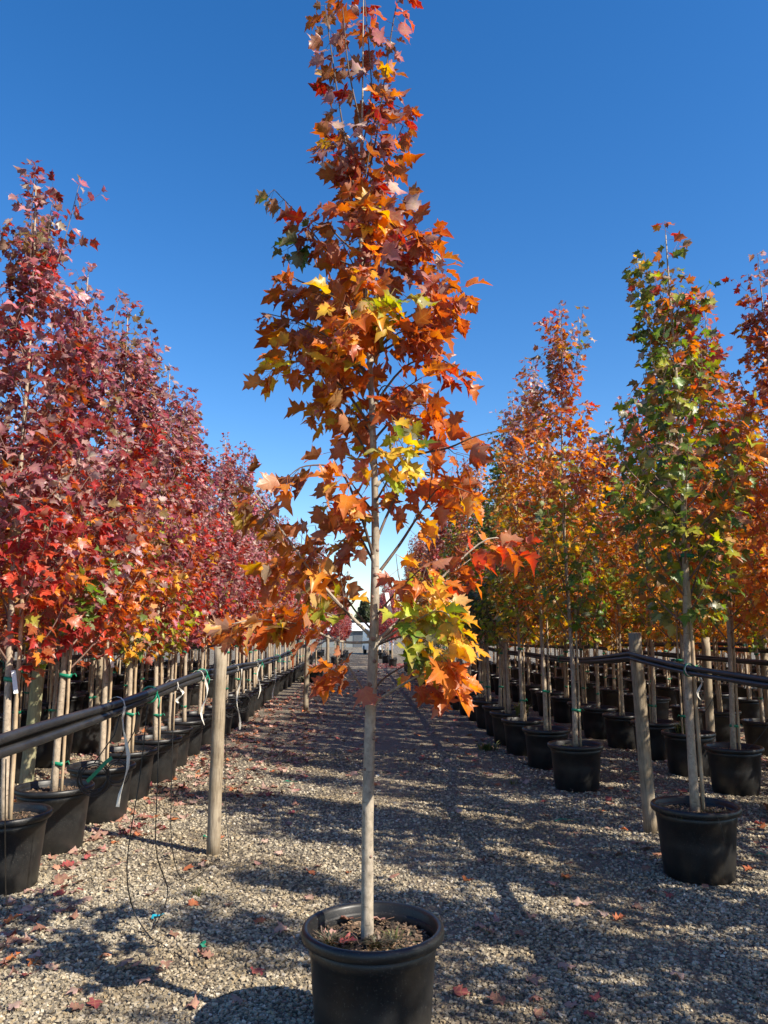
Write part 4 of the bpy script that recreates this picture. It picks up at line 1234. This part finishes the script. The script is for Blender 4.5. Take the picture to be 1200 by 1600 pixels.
# ================================================================== DRIP TUBES, COILS, LITTER OF TAPE
def drip(pts, label, r=.0032, group='thin drip tubes'):
    org = Vector(pts[0])
    poly = [Vector(p) - org for p in smooth_poly(pts, 6)]
    o = MB().tube(poly, r, 6).build('drip_tube', M_TUBE, None, True, org)
    tag(o, label, 'tube', group)
def hang(y, dx=0.0): 
    a = alongL(y) + rootL.location
    return (a.x + dx, y, a.z - .045)
g1 = ground(240, 1466); g2 = ground(207, 1425, .10); g3 = ground(300, 1500)
drip([hang(4.35), (-1.16, 4.34, .85), (-1.2, 4.32, .42), (g2[0], g2[1], .12), (g1[0] - .02, g1[1], .008), (g1[0] + .05, g1[1] - .08, .008), (g3[0], g3[1] - .05, .008)], 'black drip tube dropping from the hose rail and trailing over the gravel')
g4 = ground(262, 1395, .12); g5 = ground(238, 1455)
drip([hang(4.6), (-1.13, 4.6, .8), (-1.12, 4.6, .4), (g4[0], g4[1], .12), (g5[0], g5[1], .01), (g5[0] - .07, g5[1] - .02, .008)], 'black drip tube hanging to the gravel beside the blue clip')
drip([hang(4.95), (-1.13, 4.95, .7), (-1.12, 5.0, .3), (-1.08, 5.25, .04), (PA[0] + .055, PA[1] - .16, .008), (PA[0] + .12, PA[1] - .05, .008), (PA[0] + .065, PA[1] + .05, .4), (PA[0] + .058, PA[1] + .03, .9), (PA[0] + .03, PA[1] - .02, 1.26)], 'black drip tube looping from the hose rail round the foot of the grey post', .0028)
g6 = ground(8, 1440)
h0 = hang(2.66)
drip([h0, tuple(at(8, 1290, 2.9)), tuple(at(9, 1390, 3.4)), (g6[0], g6[1], .02), (g6[0] - .1, g6[1] - .1, .008)], 'black drip tube hanging in front of the end pot of the red row', .002)
for k, (y, px, py) in enumerate(((6.9, -2.15, 7.1), (7.8, -2.1, 8.0), (8.8, -2.1, 9.0), (9.9, -2.12, 9.9), (11.0, -2.1, 10.9))):
    a = hang(y)
    drip([a, (a[0] - .1, y, .95), (a[0] - .45, (y + py) / 2, .62), (px + .12, py, .50), (px, py, SOIL_Z + .015)], 'black drip tube running from the hose rail into a pot of the red outer row')
drip([(2.42, 5.26, .42 + .02), (2.31, 5.12, .47), (2.33, 5.085, .40), (2.345, 5.08, .29)], 'thin pale drip tube hooked over the rim of the green tree pot', .0022)
for k, (y, px) in enumerate(((6.9, 3.75), (7.7, 3.7), (9.1, 3.65))):
    drip([(4.27, y, 1.32), (4.2, y, .9), (3.98, y + .05, .56), (px + .12, y + .1, SOIL_Z + .02)], 'black drip tube dropping from the pipes of the second gold row into a pot')

def coil(center, rad, turns, label, tape=True):
    root = bpy.data.objects.new('tube_coil', None); COL.objects.link(root); root.location = center; root.empty_display_size = .1
    tag(root, label, 'coil', 'coils of drip tube hung on the hose rail')
    q = np.random.default_rng(int(center[1] * 100))
    pts = []
    for a in np.linspace(0, turns * 6.283, turns * 22):
        w = 1 + .16 * math.sin(a * .37 + 1)
        pts.append((rad * w * math.cos(a) * .9, rad * .35 * math.cos(a + .4) + .010 * math.sin(a * .5), rad * w * math.sin(a) + .008 * math.sin(a * .23)))
    MB().tube(pts, .0026, 6).build('loop', M_TUBE, root)
    up = Vector((-1.16, center[1], 1.24)) - Vector(center)
    MB().tube([Vector((0, 0, rad)), up * .5 + Vector((.03, 0, rad * .5)), up], .003, 6).build('lead', M_TUBE, root)
    if tape:
        b = MB()
        b.ribbon([(-.02, -.03, -.01), (.02, -.035, .03), (.06, -.03, .075), (.09, -.02, .10)], .018, [(.4, .2, -.6)] * 4)
        b.build('tape', M_TIE, root, smooth=False)
c1 = at(146, 1216, 3.95)
coil(c1, .072, 5, 'coil of thin black tube with green tape hanging from the hose rail')
c2 = at(183, 1208, 4.25); coil(c2, .055, 3, 'small folded coil of black tube hanging from the hose rail', False)
for p in ((362, 1105, 7.6), (378, 1098, 8.4)):
    coil(at(*p), .085, 4, 'coil of black tube hung past the grey post on the hose rail', False)

def tape_bit(px, py, L, mat, label, rz, name='plastic_tape'):
    g = ground(px, py)
    b = MB()
    n = 6
    pts = [(L * (i / (n - 1) - .5), .01 * math.sin(i * 1.3), .014 + .012 * abs(math.sin(i * 1.9))) for i in range(n)]
    b.ribbon(pts, .020, [(math.sin(i * .5) * .2, 1, .35 * math.sin(i * 1.1)) for i in range(n)])
    o = b.build(name, mat, None, False, Vector((g[0], g[1], 0)))
    o.rotation_euler = (0, 0, rz)
    tag(o, label, 'tape', 'scraps of plastic tape on the gravel')
tape_bit(247, 1436, .085, M_CYAN, 'bright blue plastic clip on gravel by the trailing drip tube', .9)
tape_bit(317, 1481, .06, M_TIE, 'short curled green tape scrap on gravel near the trailing drip tube', 2.0)
tape_bit(890, 1284, .26, M_TIE, 'long green tape strip lying on shaded gravel', .1)
tape_bit(453, 1224, .16, M_TIE, 'green tape scrap on gravel in mid aisle', -.2)
tape_bit(995, 1208, .14, M_TIE, 'green tape scrap on gravel beside the leaning post', .0)
tape_bit(1195, 1340, .12, M_TIE, 'green tape scrap on gravel beside the green tree pot', -.5)
tape_bit(320, 1311, .07, M_TIE, 'green tape scrap at the foot of the grey post', -.6)

# ================================================================== FALLEN LEAVES
FC = {'brown': [(.24, .13, .09), (.30, .17, .12), (.20, .10, .07)], 'pale tan': [(.36, .22, .16), (.42, .28, .21)], 'orange': [(.48, .16, .04), (.42, .13, .05)], 'dark red': [(.20, .045, .045), (.27, .06, .06)]}
FL = {'brown': 'curled brown maple leaf fallen on the gravel', 'pale tan': 'dry pale tan maple leaf fallen on the gravel', 'orange': 'bright orange maple leaf fallen on the gravel', 'dark red': 'dark red maple leaf fallen on the gravel'}
def fallen(x, y, c, s=None, z=0.014):
    o = add('fallen_leaf', LITTER_ME[rr.randrange(5)], None, (x, y, z))
    s = s or rr.uniform(.05, .085)
    o.scale = (s, s, s * rr.uniform(.8, 1.6))
    o.rotation_euler = (rr.uniform(-.35, .35), rr.uniform(-.35, .35), rr.uniform(0, 6.28))
    if rr.random() < .4: o.rotation_euler.x += math.pi; o.location.z += .02
    k = rr.choice(FC[c]); b = rr.uniform(.8, 1.2)
    o.color = (k[0] * b, k[1] * b, k[2] * b, 1)
    tag(o, FL[c], 'leaf', f'{c} leaves fallen on the gravel')
fx = [(136, 1345, 'red'), (188, 1284, 'orange'), (193, 1300, 'brown'), (288, 1361, 'orange'), (312, 1359, 'pale'), (80, 1342, 'brown'), (108, 1336, 'pale'), (155, 1300, 'brown'), (228, 1291, 'brown'), (235, 1402, 'pale'), (297, 1418, 'orange'),
      (171, 1396, 'orange'), (116, 1425, 'brown'), (58, 1403, 'red'), (70, 1455, 'brown'), (270, 1462, 'brown'), (197, 1510, 'brown'), (233, 1538, 'brown'), (160, 1502, 'orange'), (52, 1505, 'pale'), (48, 1527, 'dark'), (20, 1530, 'pale'), (72, 1516, 'pale'),
      (10, 1505, 'orange'), (30, 1582, 'pale'), (128, 1580, 'brown'), (147, 1568, 'dark'), (380, 1575, 'brown'), (307, 1578, 'brown'), (330, 1499, 'brown'), (310, 1494, 'brown'), (258, 1508, 'brown'), (545, 1366, 'orange'), (503, 1355, 'brown'), (447, 1458, 'pale'), (413, 1443, 'orange'),
      (770, 1462, 'brown'), (755, 1450, 'pale'), (710, 1555, 'dark'), (830, 1437, 'pale'), (818, 1462, 'brown'), (890, 1373, 'orange'), (924, 1418, 'pale'), (990, 1419, 'brown'), (950, 1436, 'pale'), (963, 1442, 'orange'), (1100, 1390, 'orange'), (1033, 1340, 'orange'), (972, 1338, 'brown'), (930, 1337, 'brown'),
      (1057, 1532, 'pale'), (933, 1567, 'dark'), (1015, 1398, 'brown'), (875, 1515, 'brown'), (1005, 1362, 'brown'), (1176, 1360, 'orange'), (905, 1305, 'brown'), (750, 1350, 'brown'), (980, 1300, 'orange'), (137, 1318, 'pale')]
for x, y, c in fx:
    g = ground(x, y)
    fallen(g[0], g[1], {'red': 'dark red', 'dark': 'dark red', 'pale': 'pale tan'}.get(c, c))
for k in range(150):
    y = rr.uniform(3.3, 13)
    if rr.random() < .72: x = rr.uniform(-2.1, -.5) if y > 4.3 else rr.uniform(-2.0, -.9)
    else: x = rr.uniform(-.5, 2.2)
    if abs(x - CX) < .3 and abs(y - CY) < .3: continue
    if x > 1.9 and y > 5: continue
    fallen(x, y, rr.choice(('brown', 'brown', 'pale tan', 'pale tan', 'orange', 'dark red')))
def litter():
    r = np.random.default_rng(21)
    P, C = [], []
    def zone(n, x0, x1, y0, y1, cols):
        p = np.column_stack([r.uniform(x0, x1, n), r.uniform(y0, y1, n), r.uniform(.006, .02, n)])
        P.append(p); C.append(np.array(cols)[r.integers(0, len(cols), n)] * r.uniform(.75, 1.25, (n, 1)))
    warm = [(.24, .13, .09), (.30, .18, .13), (.20, .10, .07), (.40, .26, .2), (.45, .15, .05), (.25, .05, .05)]
    zone(1500, -3.5, -1.6, 4, 20, warm); zone(900, -1.7, -.6, 8, 34, warm); zone(900, -6.5, -3.2, 5, 20, warm)
    zone(600, -.8, 2.2, 9, 34, warm); zone(900, 1.8, 5, 6, 30, warm); zone(400, 5, 8, 6, 20, warm)
    red = [(.36, .08, .08), (.30, .05, .06), (.42, .20, .18)]
    zone(1400, .7, 4.5, 36, 42, red); zone(500, -3, -.5, 36, 42, red)
    P = np.vstack(P); C = np.vstack(C); n = len(P)
    d = np.column_stack([r.normal(size=n), r.normal(size=n), r.normal(0, .18, n)])
    nr = np.column_stack([r.normal(0, .25, n), r.normal(0, .25, n), np.where(r.random(n) < .6, 1, -1)])
    o = add('leaf_litter', leaves_mesh('leaf_litter', P, frames(d, nr), r.uniform(.06, .10, n), C, r.integers(0, 5, n), M_DRY, LT_FLAT))
    tag(o, 'scattered dry maple leaves under the rows and across the far gravel', 'leaf litter', kind='stuff')
litter()
# leaves and weeds on the soil of the centre pot
for x, y, c in ((508, 1465, 'pale tan'), (532, 1474, 'dark red'), (602, 1437, 'pale tan'), (552, 1436, 'brown')):
    g = ground(x, y, SOIL_Z + .02)
    o = add('fallen_leaf', LITTER_ME[rr.randrange(5)], None, tuple(g))
    o.scale = (.07,) * 3; o.rotation_euler = (.2, .1, rr.uniform(0, 6)); k = rr.choice(FC[c]); o.color = (*k, 1)
    tag(o, {'pale tan': 'dry tan maple leaf on the soil of the middle pot', 'dark red': 'bright red maple leaf on the soil of the middle pot', 'brown': 'brown curled maple leaf on the soil behind the middle trunk'}[c], 'leaf', 'leaves on the soil of the middle pot' if c == 'pale tan' else None)

def weed_mesh(seed, n, h, w, cols, flat=.5):
    r = np.random.default_rng(seed)
    V, F, C, U = [], [], [], []
    for i in range(n):
        a = r.uniform(0, 6.283); q = abs(r.normal(0, w)); b = np.array([q * math.cos(a), q * math.sin(a), 0])
        d = np.array([math.cos(a + r.normal(0, .6)), math.sin(a + r.normal(0, .6)), 0]) * flat
        L = h * r.uniform(.5, 1.1); s = np.array([-d[1], d[0], 0]); s = s / (np.linalg.norm(s) + 1e-6) * L * .06
        k = len(V)
        m = b + d * L * .4 + [0, 0, L * .65]; t = b + d * L * 1.0 + [0, 0, L * .85]
        V += [b - s, b + s, m - s * 1.3, m + s * 1.3, t]
        F += [(k, k + 1, k + 3), (k, k + 3, k + 2), (k + 2, k + 3, k + 4)]
        c = np.array(cols[r.integers(len(cols))]) * r.uniform(.7, 1.3)
        C += [c] * 5; U += [(.3, .9)] * 5
    return mesh_np('weed_tuft', np.array(V), np.array(F), [M_GRASS], False, np.array(C), np.array(U))
GR = [(.12, .22, .04), (.2, .28, .06), (.08, .15, .03)]
WEED = [weed_mesh(1, 60, .16, .05, GR, .5), weed_mesh(2, 90, .09, .07, GR, .9), weed_mesh(3, 26, .035, .02, GR, .9), weed_mesh(4, 220, .05, .05, [(.05, .10, .03), (.10, .14, .04), (.16, .15, .07)], 1.2)]
def weed(p, k, label, s=1.0, group='weed tufts'):
    o = add('weed_tuft', WEED[k], None, tuple(p)); o.scale = (s,) * 3; o.rotation_euler = (0, 0, rr.uniform(0, 6.28))
    tag(o, label, 'weed', group)
weed(ground(478, 1066), 1, 'green grass tuft at the pot feet near the cross lane', 2.5)
weed(ground(507, 1068), 1, 'green grass tuft before the lone pot near the cross lane', 2.3)
weed(ground(762, 1172), 1, 'grass tuft on gravel beside the dark pots', 1.3)
weed(ground(800, 1225), 2, 'tiny weed on gravel before the gold maple pot', 1.6)
weed(ground(307, 1398), 2, 'small green weed sprouting from the sunny gravel', 1.5)
weed(ground(617, 1468, SOIL_Z + .01), 2, 'bright little weed sprig on the soil of the middle pot', 1.1)
weed(ground(515, 1478, SOIL_Z + .008), 3, 'low mossy weed patch on the soil near the rim of the middle pot', .9)
weed(ground(590, 1480, SOIL_Z + .008), 3, 'low mossy weed patch at the foot of the middle trunk', .8)
weed((2.15, 5.25, SOIL_Z + .01), 3, 'mossy weed patch on the soil of the green end tree', .9)
weed((2.40, 5.25, SOIL_Z + .01), 3, 'short weeds beside the stake in the pot of the green end tree', .9)
weed((2.42, 11.5, SOIL_Z), 0, 'tall green weeds in a pot of the gold and green outer row', 1.4)
weed((3.9, 9.35, SOIL_Z), 0, 'grassy weeds in a pot of the second gold row', 1.1)

# lone pot near the cross lane
g = ground(498, 1064)
bg_tree('farred', g[0] - .05, 26.0, 'lone potted crimson maple standing out from the row by the pale post', None, scale=.95)

# ================================================================== BEYOND THE CROSS LANE
def shed():
    root = bpy.data.objects.new('shed', None); COL.objects.link(root)
    root.location = (-2.2, 95, 0); root.empty_display_size = .5
    tag(root, 'low white roofed nursery shed glimpsed at the end of the aisle', 'shed')
    MB().box((0, 0, 1.0), (9, 6, 2.0)).build('wall', M_WALLG, root, False)
    b = MB()
    b.v = [Vector(v) for v in ((-4.8, -3.4, 2.0), (4.8, -3.4, 2.0), (4.8, 0, 2.9), (-4.8, 0, 2.9), (-4.8, 3.4, 2.0), (4.8, 3.4, 2.0), (-4.8, -3.4, 1.92), (4.8, -3.4, 1.92), (4.8, 3.4, 1.92), (-4.8, 3.4, 1.92))]
    b.f = [(0, 1, 2, 3), (3, 2, 5, 4), (6, 9, 8, 7), (0, 6, 7, 1), (5, 8, 9, 4), (0, 3, 4, 9, 6), (1, 7, 8, 5, 2)]
    b.build('roof', M_WHITE, root, False)
    d = MB().box((2.6, -3.03, .95), (1.6, .06, 1.9)).build('door', M_DOOR, root, False)
    w = MB().box((-1.5, -3.03, 1.25), (1.4, .06, .7)).build('window', M_GLASSD, root, False)
shed()
def van():
    root = bpy.data.objects.new('parked_van', None); COL.objects.link(root)
    root.location = (at(590, 1000, 62)[0], 62, 0); root.rotation_euler = (0, 0, .15); root.empty_display_size = .5
    tag(root, 'white van parked beyond the far end of the gravel aisle', 'van')
    prof = [(-2.3, .35), (-2.3, .95), (-2.15, 1.05), (-1.45, 1.2), (-.85, 1.85), (-.5, 1.95), (2.2, 1.95), (2.3, 1.8), (2.3, .35)]
    b = MB(); n = len(prof)
    for yy, k in ((-.88, 1), (.88, 1)):
        for x, z in prof: b.v.append(Vector((yy * (1 if z < 1.2 else .93), x, z)))
    b.f = [tuple(range(n)), tuple(reversed(range(n, 2 * n)))] + [((i + 1) % n, i, n + i, n + (i + 1) % n) for i in range(n)]
    b.build('body', M_VAN, root, False)
    MB().box((0, -1.17, 1.52), (1.5, .04, .74), M=Matrix.Rotation(-.75, 3, 'X')).build('windscreen', M_GLASSD, root, False)
    for s in (-1, 1):
        MB().box((s * .845, -.3, 1.5), (.03, .9, .45)).build('side_window', M_GLASSD, root, False)
        MB().box((s * .6, -2.31, .8), (.35, .03, .18)).build('headlight', M_TAGW, root, False)
        for yy in (-1.45, 1.4):
            MB().tube([(s * .70, yy, .33), (s * .90, yy, .33)], .33, 20).build('wheel', M_TYRE, root)
van()
# far trees and hill line
def far_tree(x, y, h, w, conifer, label, seed):
    r = np.random.default_rng(seed)
    root = bpy.data.objects.new('far_tree', None); COL.objects.link(root); root.location = (x, y, 0); root.empty_display_size = .5
    tag(root, label, 'tree', 'dark trees far beyond the cross lane')
    MB().tube([(0, 0, -.1), (0, 0, h * .5), (0, 0, h * .95)], [.22, .14, .03], 8).build('trunk', M_TWIG, root)
    n = 1500
    u = r.random(n); z = h * (.12 + .88 * u)
    prof = (1 - u) ** .8 if conifer else np.sqrt(np.clip(1 - (2 * u - .9) ** 2 / 1.25, .02, 1))
    a = r.uniform(0, 6.283, n); rad = w * prof * np.sqrt(r.random(n)) * (1 + .25 * np.sin(a * 3 + z))
    P = np.column_stack([rad * np.cos(a), rad * np.sin(a), z])
    d = np.column_stack([np.cos(a), np.sin(a), r.uniform(-.7, .2, n)]) + r.normal(0, .3, (n, 3))
    nr = np.column_stack([np.cos(a) * .6, np.sin(a) * .6, np.ones(n)]) + r.normal(0, .4, (n, 3))
    c = np.array([(.05, .085, .045), (.07, .11, .05), (.04, .07, .045)])[r.integers(0, 3, n)] * r.uniform(.7, 1.3, (n, 1))
    o = add('crown', leaves_mesh('crown', P, frames(d, nr), r.uniform(.35, .7, n), c, r.integers(0, NT, n), M_LEAF), root); o['kind'] = 'stuff'
for i, (x, y, h, w, cf) in enumerate(((-14, 135, 5.0, 3, 0), (-9, 140, 4.8, 3, 0), (-5.2, 128, 4.2, 2.4, 0), (-2.6, 120, 4.0, 2.4, 0), (1.2, 118, 7.0, 1.8, 1), (5, 125, 8, 2.2, 1), (9, 122, 9, 3, 0), (14, 135, 9, 3, 0), (20, 130, 10, 3, 1))):
    far_tree(x, y, h, w, cf, 'tall dark conifer far behind the white shed' if cf else 'rounded dark tree far behind the white shed', 700 + i)
def hills():
    V, F = [], []
    n = 60
    for i in range(n + 1):
        x = -700 + 1400 * i / n
        hgt = 22 + 7 * math.sin(i * .35) + 4 * math.sin(i * .9 + 1)
        V += [(x, 900, -1), (x, 960, hgt), (x, 1200, -1)]
    for i in range(n):
        for k in range(2):
            a = i * 3 + k
            F.append((a, a + 3, a + 4, a + 1))
    o = add('hills', mesh_np('hills', V, F, [M_HILL], True)); o['kind'] = 'structure'
hills()
print('objects', len(bpy.data.objects), 'tris', sum(len(m.polygons) for m in bpy.data.meshes))
